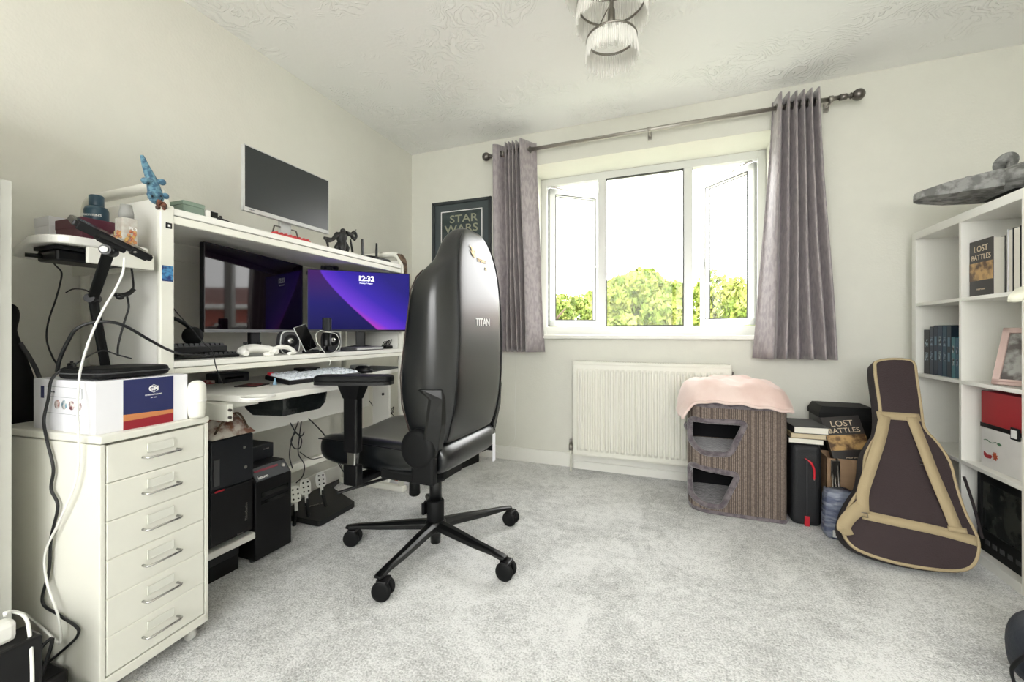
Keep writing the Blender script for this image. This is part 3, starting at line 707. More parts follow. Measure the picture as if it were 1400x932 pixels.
# ---- things on the left side shelf
def put(px, py, Z): p = at(px, py, Z=Z); return (p.x, p.y, Z)
x_ = -1.72
bt = thing('toiletry_bottle', 'dark teal squat bottle with cap on the side shelf', 'bottle', (-1.72, .765, SZ+.086))
m_teal = mat('teal_plastic', (36, 66, 82), .35)
a = M(); a.lathe([(0, 0), (.028, 0), (.030, .004), (.030, .040), (.026, .050), (.019, .054)], 28); obj('body', a, m_teal, bt)
a = M(); a.lathe([(.018, .054), (.0185, .056), (.0185, .086), (.016, .089), (0, .089)], 24); obj('cap', a, m_teal, bt)
text('print', "HAWKIN'S", .010, frameT((.0215, -.0215, .020), (.7, .7, 0), (0, 0, 1)), m_whiteink, bt)
mb = thing('game_box', 'maroon boxed game lying on the side shelf under the teal bottle', 'box', (-1.715, .742, SZ), R(0))
m_maroon = mat('maroon_card', (82, 30, 48), .45)
a = M(); a.box(-.075, .065, -.045, .055, 0, .08, .003); obj('carton', a, m_maroon, mb)
a = M(); a.box(-.076, .066, -.046, .056, .055, .085, .002); obj('lid', a, m_maroon, mb)
wb = thing('small_box', 'small white box at the left end of the side shelf', 'box', (-1.90, .745, SZ))
a = M(); a.box(-.05, .04, -.035, .03, 0, .10, .002); obj('carton', a, m_card, wb)
a = M(); a.box(-.051, .041, -.036, .031, .08, .112, .002); obj('lid', a, m_card, wb)
cj = thing('plastic_tub', 'clear plastic tub of small coloured pieces on the side shelf', 'tub', (-1.555, .762, SZ))
a = M(); a.box(-.020, .020, -.020, .020, .0, .085, .004); obj('tub', a, mat('cloudy_plastic', (196, 194, 186), .15, c2=(184, 176, 166), scale=55), cj)
a = M(); a.lathe([(.018, .085), (.018, .10), (.015, .115), (.014, .126), (0, .126)], 22); obj('lid', a, mat('grey_lid', (150, 150, 146), .4), cj)
a = M(); 
for k in range(14): a.ball((rnd.uniform(-.013, .013), rnd.uniform(-.019, -.0185), rnd.uniform(.008, .045)), .0055, n=8, m=6); a.ball((rnd.uniform(.0185, .019), rnd.uniform(-.013, .013), rnd.uniform(.008, .045)), .0055, n=8, m=6)
obj('pieces', a, mat('coloured_pieces', (176, 96, 76), .5, c2=(196, 160, 90), scale=80), cj)
text('print', 'PO', .016, frameT((.0207, .006, .052), (0, 1, 0), (0, 0, 1)), m_whiteink, cj)
yb = thing('yellow_tub', 'pale yellow round tub behind the clear tub of pieces', 'tub', (-1.70, .79, SZ+.054) )
yb.location = (-1.585, .688, SZ)
a = M(); a.lathe([(0, 0), (.018, 0), (.020, .004), (.020, .05), (.017, .054), (0, .055)], 22); obj('tub', a, mat('pale_yellow', (206, 190, 130), .5), yb)
yb.location = (-1.60, .775, SZ+.0)
# power brick under the side shelf
pw = thing('power_supply', 'black power supply box fixed under the side shelf', 'power supply', (-1.60, .68, SZ-.066))
a = M(); a.box(-.05, .05, -.075, .075, 0, .030, .006); obj('case', a, m_black, pw)
a = M(); a.box(-.055, .055, -.08, .085, .030, .040, .001); obj('mounting_plate', a, m_blackm, pw)
a = M(); a.cyl((-.02, -.075, .014), (-.03, -.105, .014), .006, n=8); obj('plug', a, m_black, pw)

# blue plush lizard hanging on the desk frame
m_plush = mat('blue_spotted_plush', (104, 144, 160), .9, c2=(58, 92, 116), scale=95, sheen=.3)
pl = thing('plush_lizard', 'blue spotted plush lizard clinging to the top of the desk frame', 'soft toy', (DX, DY0+.01, 1.43))
def q3(px, py, X=DX): return at(px, py, X=X)
a = M(); sp = spline([q3(194, 212), q3(198, 224), q3(203, 236), q3(208, 248), q3(211, 260), q3(213, 270)], 4)
a.tube(sp, [.004+.017*min(1, (i/(len(sp)-1))**.8) for i in range(len(sp))], 14)
p = q3(214, 270); a.ball(p, (.019, .021, .022)); obj('body', a, m_plush, pl, world=True)
for (x1, y1) in ((198, 247), (222, 249), (206, 266), (226, 268)):
    a = M(); c = q3(x1, y1, DX+.012); b_ = q3(211, y1+2, DX+.004); a.tube([b_, (b_+c)/2+Vector((0, 0, .004)), c], [.009, .0085, .008], 10); a.ball(c, .010); obj('leg', a, m_plush, pl, world=True)
for x1 in (208, 220):
    a = M(); a.ball(q3(x1, 268, DX+.022), .0025, n=8, m=6); obj('eye', a, m_gloss, pl, world=True)
hg = thing('beaded_charm', 'small dark charm on the desk frame corner below the lizard', 'charm', tuple(q3(222, 281, DX+.02)))
a = M(); 
for k in range(9): a.ball((rnd.uniform(-.008, .008), rnd.uniform(-.014, .014), rnd.uniform(-.009, .009)), .007, n=8, m=6)
obj('beads', a, mat('dark_charm', (58, 46, 40), .5, c2=(120, 70, 50), scale=70), hg)
a = M(); a.tube([(0, -.008, .0), (0, 0, .024), (-.01, .006, .034), (-.026, .004, .03)], .0015, 6); obj('cord', a, m_cable, hg)

# ---- top shelf things
def tp(px, Xd, Z=TZ):           # point on the top shelf under pixel column px, at depth X
    q = at(px, 300, X=Xd); return (Xd, q.y, Z)
def boxthing(name, label, cat, loc, sx, sy, sz, mt, lidmt=None, rz=0, bev=.002):
    t = thing(name, label, cat, loc, rz)
    a = M(); a.box(-sx/2, sx/2, -sy/2, sy/2, 0, sz*.7, bev); obj('carton', a, mt, t)
    a = M(); a.box(-sx/2-.001, sx/2+.001, -sy/2-.001, sy/2+.001, sz*.7, sz, bev); obj('lid', a, lidmt or mt, t); return t
m_sage = mat('sage_green_card', (128, 146, 132), .5)
y0 = tp(254, -1.60)[1]
boxthing('sage_box', 'sage green box at the left end of the top desk shelf', 'box', (-1.60, y0, TZ), .09, .07, .048, m_sage)
t = thing('small_gadget', 'white gadget with black face beside the sage green box', 'gadget', (-1.575, tp(285, -1.575)[1], TZ))
a = M(); a.box(-.02, .02, -.022, .022, 0, .035, .004); obj('body', a, m_lam, t)
a = M(); a.box(.0195, .0215, -.006, .02, .012, .033, .001); obj('display', a, m_gloss, t)
y1 = tp(309, -1.57)[1]
t = thing('black_controller', 'black handheld controller lying on the top desk shelf', 'controller', (-1.57, y1, TZ))
a = M(); a.loft([[Vector((x, -.045, z)) for x, z in ((-.02, .0), (.02, 0), (.02, .02), (-.02, .024))], [Vector((x, 0, z)) for x, z in ((-.015, .0), (.015, 0), (.018, .014), (-.018, .017))], [Vector((x, .05, z)) for x, z in ((-.02, .0), (.02, 0), (.015, .008), (-.015, .012))]], smooth=False); obj('body', a, m_black, t, bevel=.003)
a = M(); a.ball((.0, -.02, .024), .006, n=10, m=6); obj('thumbstick', a, m_blackm, t)
y2 = tp(338, -1.70)[1]
t = thing('keyboard_stand', 'slim silver laptop stand lying along the top desk shelf', 'stand', (-1.70, y2, TZ))
a = M()
for x in (-.04, .04): a.box(x-.006, x+.006, -.10, .10, .006, .014, .002)
for k in range(6): a.box(-.04, .04, -.095+k*.035, -.085+k*.035, .008, .013, .001)
obj('rail', a, m_gun, t)
for x in (-.04, .04):
    for y in (-.085, .085): a = M(); a.box(x-.006, x+.006, y-.008, y+.008, 0, .006, .001); obj('foot', a, m_blackm, t)
# top monitor
m_scr_off = mat('dark_glossy_screen', (18, 20, 22), .16, var=.05, spec=.5)
m_scr_matte = mat('matte_grey_screen', (40, 45, 46), .30, var=.03, spec=.5)
def monitor(name, label, p0, p1, z0, z1, bez, chin, screen_mt, body_mt, foot_z, yshift=0, chin_mt=None, standfrac=.5, edge_mt=None):
    p0, p1 = Vector((p0[0], p0[1], 0)), Vector((p1[0], p1[1], 0)); c = (p0+p1)/2; d = (p1-p0); L_ = d.length
    ang = math.atan2(d.y, d.x)-PI/2          # local +y along the screen, +x faces the room
    t = thing(name, label, 'monitor', (c.x, c.y, foot_z), ang)
    a = M(); a.box(-.022, -.004, -L_/2, L_/2, z0-foot_z, z1-foot_z, .004); a.box(-.045, -.02, -L_/4, L_/4, z0-foot_z+.06, z1-foot_z-.08, .01); obj('housing', a, body_mt, t)
    a = M(); a.box(-.004, 0, -L_/2+bez, L_/2-bez, z0-foot_z+chin, z1-foot_z-bez); obj('screen', a, screen_mt, t)
    a = M(); ringbox2 = [(-L_/2, -L_/2+bez, z0, z1), (L_/2-bez, L_/2, z0, z1), (-L_/2, L_/2, z1-bez, z1)]
    for ya, yb_, za, zb in ringbox2: a.box(-.004, .0012, ya, yb_, za-foot_z, zb-foot_z)
    obj('bezel', a, edge_mt or body_mt, t)
    a = M(); a.box(-.004, .002, -L_/2, L_/2, z0-foot_z, z0-foot_z+chin, .0005); obj('chin', a, chin_mt or body_mt, t)
    return t, L_
m_silverp = mat('silver_plastic', (205, 206, 204), .35)
t, L_ = monitor('monitor', 'off monitor with silver rim standing on the top desk shelf', (-1.715, 1.252), (-1.715, 1.722), 1.475, 1.76, .004, .018, m_scr_matte, m_silverp, TZ)
a = M(); a.box(-.05, -.03, -.03, .03, .006, .18, .004); obj('stand_neck', a, m_silverp, t)
a = M(); a.tube([(-.04, -.10, .006), (-.03, -.09, .008), (-.035, -.06, .10), (-.035, .06, .10), (-.03, .09, .008), (.02, .10, .006)], .004, 6); a.box(-.09, .05, -.11, .11, 0, .006, .002); obj('stand_base', a, m_gun, t)
text('print', 'PHILIPS', .008, frameT((.0023, -L_/2+.035, 1.484-TZ), (0, 1, 0), (0, 0, 1)), m_ink, t)
# red box before it
yy = (at(372, 315, X=-1.60).y+at(421, 325, X=-1.60).y)/2; ll = abs(at(421, 325, X=-1.60).y-at(372, 315, X=-1.60).y)
t = thing('red_ornament', 'low red toy fort in front of the top monitor', 'ornament', (-1.60, yy, TZ))
a = M(); a.box(-.02, .02, -ll/2, ll/2, 0, .022, .004)
for k in range(8): y = -ll/2+.012+k*(ll-.024)/7; a.box(-.018, .018, y-.004, y+.004, .022, .030, .001)
obj('base', a, mat('coral_red', (200, 62, 66), .5), t)
for k in range(5): y = -ll/2+.02+k*(ll-.04)/4; a = M(); a.cyl((.02, y, .012), (.0225, y, .012), .005, n=8); obj('stud', a, mat('dark_red', (120, 30, 34), .5), t)
# black figurine
m_fig = mat('black_resin', (24, 24, 24), .5, bump=.4, bscale=90)
FX = -1.60
fy = at(468, 330, X=FX).y
fg = thing('figurine', 'black horned-monster figurine on the top shelf right of the monitor', 'figurine', (FX, fy, TZ))
def F_(px, py, dx=0): return at(px, py, X=FX+dx)
zsh = TZ - F_(468, 343).z
def Fz(px, py, dx=0): v = F_(px, py, dx); return Vector((v.x, v.y, v.z+zsh))
a = M(); b0 = Fz(468, 343)
a.lathe([(0, 0), (.038, 0), (.036, .008), (.0, .009)], 20, Matrix.Translation((FX, fy, TZ))); obj('plinth', a, m_fig, fg, world=True)
a = M()
a.tube(spline([Fz(466, 340), Fz(468, 330), Fz(467, 322), Fz(468, 314)], 4), [.016, .018, .019, .0205, .021, .022, .022, .023, .026, .028, .028, .026, .020], 12)
a.tube([Fz(462, 340), Fz(460, 333), Fz(464, 328)], [.010, .012, .014], 8); a.tube([Fz(473, 342), Fz(475, 334), Fz(471, 328)], [.010, .012, .014], 8)
a.tube(spline([Fz(462, 315), Fz(456, 321), Fz(450, 324), Fz(446, 323)], 3), [.015, .014, .012, .010, .010, .009, .008, .008, .008, .007], 8)
a.tube(spline([Fz(473, 314), Fz(480, 316), Fz(482, 320), Fz(484, 322)], 3), [.014, .013, .012, .011, .010, .009, .009, .008, .008, .007], 8)
a.ball(Fz(469, 311), (.014, .014, .015)); obj('body', a, m_fig, fg, world=True)
a = M(); a.tube([Fz(446, 319), Fz(449, 334)], [.008, .004], 8); bar(a, Fz(443, 320), Fz(452, 322), .016, .012); obj('axe', a, m_fig, fg, world=True)
a = M(); a.tube(spline([Fz(480, 318), Fz(484, 312), Fz(487, 318), Fz(484, 323)], 3), .008, 8); a.tube([Fz(484, 312), Fz(487, 309)], .002, 6); a.tube([Fz(479, 322), Fz(482, 340)], [.004, .006], 8); obj('shield', a, m_fig, fg, world=True)
# router
ry = at(510, 346, X=-1.64).y
rt = thing('wifi_router', 'black wireless router with two upright aerials on the top shelf', 'router', (-1.64, ry, TZ))
a = M(); a.prism(rpoly([(-.07, -.10), (.07, -.10), (.07, .10), (-.07, .10)], .05, 6), .004, .030); obj('case', a, m_black, rt, bevel=.008)
for dy in (-.085, .03):
    a = M(); a.loft([[Vector((x, y+dy, z)) for x, y in ((-.004, -.008), (.004, -.008), (.004, .008), (-.004, .008))] for z in (.02,)]+[[Vector((x, y*.6+dy*1.06, .125)) for x, y in ((-.003, -.008), (.003, -.008), (.003, .008), (-.003, .008))]], smooth=False); obj('aerial', a, m_black, rt)
# dried charm hung on right frame corner
m_dry = mat('brown_twine', (120, 100, 82), .9, c2=(80, 64, 52), scale=60)
cl = thing('twine_bundle', 'brown twine bundle looped on the right corner of the desk frame', 'twine', (DX, DY1+.01, 1.36))
a = M()
for k in range(8):
    o = rnd.uniform(-.02, .02); a.tube(spline([(o*.3, -.02+o, .06), (.02, .0+o*.5, .02+o), (.012, .02+o, -.02), (.0+o, .03, -.075-o)], 4), .005, 6)
obj('strands', a, m_dry, cl)
a = M(); a.tube([(.024*math.cos(q*PI/6), .01, .012*math.sin(q*PI/6)) for q in range(12)], .004, 6, closed=True); obj('knot', a, m_dry, cl)

# ---- monitors on the monitor shelf
m_scr_wine = mat('dark_wine_screen', (14, 7, 12), .04, var=.02, spec=.26)
def monzs(): pass
t, L_ = monitor('monitor', 'large switched-off wide monitor at the left of the monitor shelf', (-1.725, 1.095), (-1.848, 1.675), .952, 1.31, .004, .014, m_scr_wine, m_black, MZ, chin_mt=mat('grey_chin', (120, 120, 122), .4))
a = M(); a.box(-.045, -.025, -.03, .03, .006, .14, .004); obj('stand_neck', a, m_black, t)
a = M(); a.tube([(.05, -.14, .008), (-.03, -.02, .02), (-.03, .02, .02), (.05, .14, .008)], .007, 8); a.box(-.06, 0, -.06, .06, 0, .012, .003); obj('stand_base', a, m_black, t)
t, L_ = monitor('monitor', 'lit monitor showing a purple lock screen at the right of the shelf', (-1.85, 1.707), (-1.447, 2.070), .957, 1.297, .004, .012, m_lock, m_black, MZ, chin_mt=m_black)
t.location.y -= .0
a = M(); a.box(-.045, -.025, -.025, .025, .006, .14, .004); obj('stand_neck', a, m_black, t)
a = M(); a.tube([(.03, -.10, .008), (-.03, -.02, .02), (-.03, .02, .02), (.03, .10, .008)], .006, 8); a.box(-.06, 0, -.05, .05, 0, .010, .003); obj('stand_base', a, m_black, t)
m_lit = mat('lit_white_text', (255, 255, 255), .5, emit=(255, 255, 255), estr=.5)
text('clock_text', '12:32', .040, frameT((.0012, .03, 1.256-MZ), (0, 1, 0), (0, 0, 1)), m_lit, t, bold=.0012, depth=.0003)
text('clock_text', 'Monday 7 August', .010, frameT((.0012, .03, 1.230-MZ), (0, 1, 0), (0, 0, 1)), m_lit, t, depth=.0003)
wc = thing('webcam', 'black twin-lens webcam clipped on top of the lit monitor', 'webcam', tuple(at(455, 364, X=-1.81)[:2])+(1.305,), R(-38))
wc.location = (-1.775, 1.790, 1.298); wc.rotation_euler = (0, 0, R(-42))
a = M(); a.box(-.02, .012, -.045, .045, 0, .022, .006); obj('body', a, m_black, wc)
for y in (-.022, .022): a = M(); a.cyl((.012, y, .011), (.017, y, .011), .009, n=14); obj('lens', a, m_gloss, wc)
a = M(); a.box(-.03, -.022, -.015, .015, -.03, .01, .002); obj('clip', a, m_black, wc)

# ---- monitor shelf things
def ms(px, Xd): return (Xd, at(px, 470, X=Xd).y, MZ)
# stacked keyboards at the left end
def keyboard(name, label, loc, lx, ly, rz, capmt, z=0, rows=5, colsn=15, grp=None, th=.018):
    t = thing(name, label, 'keyboard', loc, rz, grp)
    a = M(); a.box(-lx/2, lx/2, -ly/2, ly/2, 0, th, .004); obj('case', a, m_black, t)
    a = M(); px_, py_ = (lx-.012)/rows, (ly-.012)/colsn
    for i in range(rows):
        for j in range(colsn):
            if i == 0 and 4 < j < 9: continue
            x = -lx/2+.006+(i+.5)*px_; y = -ly/2+.006+(j+.5)*py_
            # the key rows step: keycap pyramids
            w, h_ = px_*.44, py_*.44
            a.add([(x-w, y-h_, th), (x+w, y-h_, th), (x+w, y+h_, th), (x-w, y+h_, th), (x-w*.7, y-h_*.7, th+.009), (x+w*.7, y-h_*.7, th+.009), (x+w*.7, y+h_*.7, th+.009), (x-w*.7, y+h_*.7, th+.009)],
                  [[4, 5, 6, 7], [0, 1, 5, 4], [1, 2, 6, 5], [2, 3, 7, 6], [3, 0, 4, 7]])
    k = obj('keys', a, capmt, t); return t
m_caps = mat('pale_keycaps', (222, 228, 236), .45); m_dcaps = mat('dark_keycaps', (34, 35, 38), .5)
ky = at(262, 495, X=-1.66).y
keyboard('keyboard', 'flat black keyboard at the bottom of the pile on the monitor shelf', (-1.66, 1.015, MZ), .135, .26, R(-6), m_dcaps, th=.012)
keyboard('keyboard', 'thick black keyboard with some white keys on the pile', (-1.655, .985, MZ+.0215), .13, .23, R(8), m_dcaps, th=.024, colsn=11)
a = M()
hd = thing('headset', 'black headset dumped on the pile of keyboards', 'headset', (-1.665, .955, MZ+.060))
a.tube(spline([(0, -.06, .02), (.0, -.055, .075), (0, .0, .085), (0, .055, .05), (0, .075, .016)], 5), .007, 8, flat=1.5); obj('headband', a, m_black, hd)
for y, x in ((-.05, .01), (.062, .0)):
    a = M(); T = Matrix.Translation((x, y, .022)) @ Matrix.Rotation(PI/2, 4, 'X') @ Matrix.Rotation(.5*(1 if y > 0 else -1), 4, 'Y'); a.lathe([(0, -.014), (.03, -.014), (.034, -.006), (.034, .006), (.028, .016), (.014, .018), (0, .018)], 22, T); obj('ear_cup', a, m_blackm, hd)
# game controller, white
gx, gy, gz = ms(343, -1.60)
gc = thing('game_controller', 'white game controller lying on the monitor shelf under the dark monitor', 'controller', (-1.585, gy, MZ))
a = M(); 
rings = []
for k in range(17):
    v = -1+k/8; y = .072*v; th = abs(v); r_x = .030-.004*math.cos(v*PI)*.5; zc2 = .030-.012*th**2; rz2 = (.019-.003*th) * math.sqrt(max(.05, 1-max(0, th-.55)**2*4.5)); rx2 = r_x*math.sqrt(max(.05, 1-max(0, th-.55)**2*4.5)); xo = .022*th**3
    rings.append([Vector((xo+rx2*math.cos(q*PI/8), y, zc2+rz2*math.sin(q*PI/8))) for q in range(16)])
a.loft(rings)
for sy in (-1, 1): a.tube(spline([(.012, sy*.050, .026), (.032, sy*.062, .020), (.052, sy*.066, .014)], 4), [.017, .017, .016, .016, .015, .014, .013, .012, .010], 12)
obj('body', a, m_lam, gc)
for y in (-.03, .03): a = M(); a.cyl((-.006, y, .044), (-.006, y, .056), .006, .009, n=12); obj('thumbstick', a, m_black, gc)
# headphones white (arch) beside
hw = thing('headphone_band', 'white headphone band lying beside the game controller', 'headphones', (-1.545, at(381, 480, X=-1.55).y, MZ))
a = M(); a.tube(spline([(0, -.045, .006), (0, -.02, .028), (0, .02, .034), (.0, .055, .024), (.01, .065, .008), (.02, .03, .006)], 5), .006, 8, flat=1.6); obj('band', a, m_lam, hw)
a = M(); a.lathe([(0, 0), (.018, 0), (.02, .006), (.018, .014), (0, .015)], 18, Matrix.Translation((.0, -.05, 0))); obj('ear_cup', a, m_lam, hw)
# speakers
m_cone = mat('speaker_cone', (18, 18, 20), .6); m_spk = mat('speaker_grey', (60, 60, 62), .4); m_face = mat('speaker_face', (58, 58, 62), .5)
def speaker(px, Xd, label, proto=None, rz=0):
    loc = ms(px, Xd)
    if proto: return dup(proto, loc, rz, label)
    t = thing('desk_speaker', label, 'speaker', loc, rz, 'pair of small desk speakers')
    out = rpoly([(-.034, 0), (.034, 0), (.042, .05), (.034, .10), (-.034, .10), (-.042, .05)], .022, 5)
    T = frameT((0, 0, 0), (0, 1, 0), (0, 0, 1))   # local z of prism -> +x
    a = M(); a.prism(out, -.06, .0, T); obj('cabinet', a, m_spk, t, bevel=.006)
    a = M(); a.tube([T @ Vector((x, y, .0)) for x, y in out], .0028, 6, closed=True); obj('trim_ring', a, m_silverp, t)
    a = M(); a.prism([(x*.86, .05+(y-.05)*.88) for x, y in out], .0, .003, T); obj('face', a, m_face, t)
    T2 = T @ Matrix.Translation((0, .058, .003)); a = M(); a.lathe([(.029, 0), (.029, .003), (.026, .004), (.014, -.001), (.013, .0)], 24, T2); c = obj('driver', a, m_black, t)
    a = M(); a.ball(T2 @ Vector((0, 0, 0)), (.007, .013, .013)); obj('dust_cap', a, m_chrome, c)
    return t
sp1 = speaker(397, -1.59, 'small black and silver desk speaker left of the phone', rz=R(-22))
speaker(455, -1.60, 'small black desk speaker half hidden behind the microphone', sp1, R(-25))
# phone on charging stand
ph = thing('phone_stand', 'round black charging stand leaning the phone on the monitor shelf', 'stand', ms(425, -1.555))
a = M(); a.lathe([(0, 0), (.034, 0), (.036, .004), (.036, .012), (.032, .016), (0, .016)], 26); obj('base', a, m_blackm, ph)
a = M(); a.box(-.012, -.004, -.02, .02, .014, .07, .002, Matrix.Rotation(R(-14), 4, 'Y')); obj('back_rest', a, m_black, ph)
p = ms(424, -1.545)
pn = thing('smartphone', 'black smartphone leaning upright on its charging stand', 'phone', (p[0]+.006, p[1], MZ+.0175), 0, rot=(R(20), R(-14), R(-20)))
a = M(); a.box(-.004, .004, -.029, .029, 0, .118, .003); obj('case', a, m_silverp, pn)
a = M(); a.box(.0041, .0048, -.0275, .0275, .002, .116, .0003); obj('screen', a, m_gloss, pn)
# microphone
p = ms(447, -1.53)
mc = thing('microphone', 'black cylindrical desk microphone in front of the lit monitor', 'microphone', p)
a = M(); a.lathe([(0, 0), (.032, 0), (.033, .004), (.028, .010), (.008, .012), (.006, .03), (0, .03)], 24); obj('base', a, m_black, mc)
a = M(); a.lathe([(0, .03), (.019, .03), (.0195, .034), (.0195, .098)], 24); obj('body', a, m_silverp if 0 else m_black, mc)
a = M(); a.lathe([(.0195, .098), (.0205, .10), (.0205, .160), (.018, .165), (0, .166)], 24); obj('grille', a, mat('mic_mesh', (48, 50, 54), .35, metal=.6, bump=.4, bscale=900), mc)
a = M(); a.lathe([(.0200, .094), (.0212, .095), (.0212, .100), (.0200, .101)], 24); obj('trim_ring', a, m_steel, mc)
# set-top box & small white box
p = ms(496, -1.56)
sb = thing('set_top_box', 'flat grey and black media box under the lit monitor', 'media box', (p[0], p[1], MZ), R(0))
a = M(); a.box(-.05, .05, -.11, .11, .002, .020, .003); obj('case', a, mat('dark_grey_case', (78, 78, 80), .4), sb)
a = M(); a.box(.05, .0515, -.10, .10, .006, .015, .0005); obj('front_strip', a, m_silverp, sb)
p = ms(529, -1.60)
sb = thing('cable_hub', 'black cable hub with curled leads at the shelf right end', 'cable hub', (p[0], p[1], MZ))
a = M(); a.box(-.02, .02, -.03, .03, 0, .018, .004); obj('case', a, m_black, sb)
a = M()
for k in range(4): a.tube(spline([(0, -.02+k*.012, .014), (.01, -.03+k*.02, .035+.006*k), (-.02, .0+k*.015, .04), (-.04, .01*k, .008)], 5), .0025, 6)
obj('leads', a, m_cable, sb)

# ---- desktop things
def kp(px, py, Z=KZ): p = at(px, py, Z=Z); return (p.x, p.y, Z)
p = at(430, 512, Z=KZ+.02)
kb = keyboard('keyboard', 'black keyboard with pale keys on the desktop behind the armrest', (-1.545, 1.475, KZ+.0075), .15, .40, R(0), m_caps, rows=5, colsn=14, th=.020)
a = M(); a.box(-.068, -.05, -.195, -.178, .020, .032, .002); obj('red_key', a, m_red, kb)
kb.rotation_euler = (0, R(7), R(-2))
p = (-1.54, 1.79, KZ)
mo = thing('computer_mouse', 'black computer mouse on the grey mouse mat', 'mouse', (p[0], p[1], KZ+.0045), R(10))
a = M(); a.loft([[Vector((x, y, 0)) for x, y in [(.05*math.cos(q*PI/10), .03*math.sin(q*PI/10)) for q in range(20)]], [Vector((.052*math.cos(q*PI/10), .031*math.sin(q*PI/10), .014)) for q in range(20)], [Vector((.04*math.cos(q*PI/10)-.002, .025*math.sin(q*PI/10), .030)) for q in range(20)], [Vector((.018*math.cos(q*PI/10)-.004, .012*math.sin(q*PI/10), .037)) for q in range(20)]]); obj('shell', a, m_black, mo)
a = M(); a.cyl((-.028, -.004, .03), (-.028, .004, .03), .007, n=12); obj('scroll_wheel', a, m_rubber, mo)
mm = M(); mm.prism(rpoly([(-1.82, 1.70), (-1.535, 1.70), (-1.575, 2.2), (-1.82, 2.2)], .02, 4), KZ, KZ+.004)
o = obj('mouse_mat', mm, mat('grey_mouse_mat', (84, 86, 90), .8, bump=.1, bscale=400)); tag(o, 'dark grey mouse mat on the right half of the desktop', 'mouse mat')
# coaster, cards, red box
p = kp(345, 527)
c = thing('coaster', 'square black and red coaster lying on the desktop', 'coaster', (p[0], p[1], KZ), R(20))
a = M(); a.box(-.045, .045, -.045, .045, 0, .004, .001); obj('base', a, m_black, c)
a = M(); a.box(-.036, .036, -.036, .036, .004, .0045); obj('print', a, mat('red_black_print', (30, 30, 34), .5, c2=(150, 60, 60), scale=40), c)
p = kp(289, 524)
c = thing('red_packet', 'red and white packet lying on the desktop by the post', 'packet', (p[0]-.01, p[1]+.012, KZ), R(15))
a = M(); a.box(-.025, .025, -.032, .032, 0, .014, .002); obj('packet', a, mat('pink_red_print', (196, 60, 76), .5, c2=(240, 220, 220), scale=50), c)
a = M(); a.box(-.026, .026, -.033, .033, .0, .003, .001); obj('edge', a, m_red, c)
p = kp(380, 520)
c = thing('small_figure', 'tiny pale blue cone figure beside the keyboard', 'figure', (-1.545, 1.262, KZ))
a = M(); a.lathe([(0, 0), (.008, 0), (.006, .012), (.003, .022), (0, .024)], 14); obj('body', a, mat('pale_blue', (150, 190, 214), .5), c)
a = M(); a.ball((0, 0, .025), .004, n=8, m=6); obj('head', a, mat('pale_blue', (150, 190, 214), .5), c)
# clutter at the back of the desktop under the monitor shelf
for (x, y, sx, sy, sz, c_, nm, lb) in ((-1.80, 1.66, .08, .10, .035, (60, 62, 66), 'docking_station', 'dark docking station at the back of the desktop under the shelf'),
                                   (-1.75, 2.0, .06, .10, .022, (226, 226, 220), 'white_adapter', 'white adapter box at the back right of the desktop'),
                                   (-1.78, 1.27, .08, .14, .04, (32, 34, 40), 'external_drive', 'black external drive at the back left of the desktop')):
    t = thing(nm, lb, 'device', (x-.06 if y < 1.3 else x, y, KZ if y < 1.9 else KZ+.0045))
    a = M(); a.box(-sx/2, sx/2, -sy/2, sy/2, 0, sz, .004); obj('case', a, mat('device_'+nm, c_, .4), t)
    a = M(); a.box(sx/2, sx/2+.001, -sy*.3, sy*.3, sz*.4, sz*.6); obj('port_strip', a, m_gloss, t)
# black tray under desktop
tr = thing('under_desk_tray', 'glossy black tray bag slung under the desktop front', 'tray', (-1.42, 1.23, .63))
a = M()
a.loft([[Vector((x, y, .078)) for x, y in rpoly([(-.11, -.13), (.085, -.10), (.085, .115), (-.11, .12)], .02, 3)], [Vector((x*.93, y*.95, .035)) for x, y in rpoly([(-.11, -.13), (.085, -.10), (.085, .115), (-.11, .12)], .02, 3)], [Vector((x*.7, y*.85, .008)) for x, y in rpoly([(-.11, -.13), (.085, -.10), (.085, .115), (-.11, .12)], .02, 3)]], smooth=False)
obj('bag', a, mat('wrinkled_black_vinyl', (20, 24, 24), .2, bump=.6, bscale=14), tr, bevel=.003)
a = M(); a.box(-.11, .086, -.11, .116, .0785, .082, .001); obj('hanger', a, m_black, tr)

# ================================================================== UNDER THE DESK
m_case = mat('navy_black_case', (14, 18, 25), .45, bump=.04, bscale=300)
pc = thing('computer_tower', 'black computer tower on the low white desk shelf', 'computer', (-1.765, 1.125, .134))
a = M(); a.box(-.155, .155, -.085, .085, .012, .415, .005); obj('case', a, m_case, pc)
a = M(); a.box(.155, .163, -.084, .084, .225, .41, .004); obj('front_panel', a, m_case, pc)
a = M(); a.box(.155, .162, -.084, .084, .016, .22, .004); obj('front_panel', a, m_black, pc)
a = M(); a.box(.163, .166, -.075, -.052, .24, .34, .004); obj('handle_recess', a, m_rubber, pc)
a = M(); a.box(.163, .166, -.07, -.035, .215, .222, .002); obj('red_stripe', a, m_red, pc)
a = M(); a.cyl((.163, .045, .36), (.167, .045, .36), .005, n=12); a.cyl((.163, .05, .28), (.167, .05, .28), .006, n=12); obj('button', a, m_steel, pc)
a = M(); a.box(-.13, .13, -.075, -.055, 0, .012, .003); a.box(-.13, .13, .055, .075, 0, .012, .003); obj('foot', a, m_rubber, pc)
text('lettering', 'ThinkStation', .014, frameT((.1625, .055, .10), (0, 0, 1), (0, -1, 0)), m_steel, pc)
text('lettering', 'lenovo', .009, frameT((.1625, .03, .022), (0, 1, 0), (0, 0, 1)), m_steel, pc)
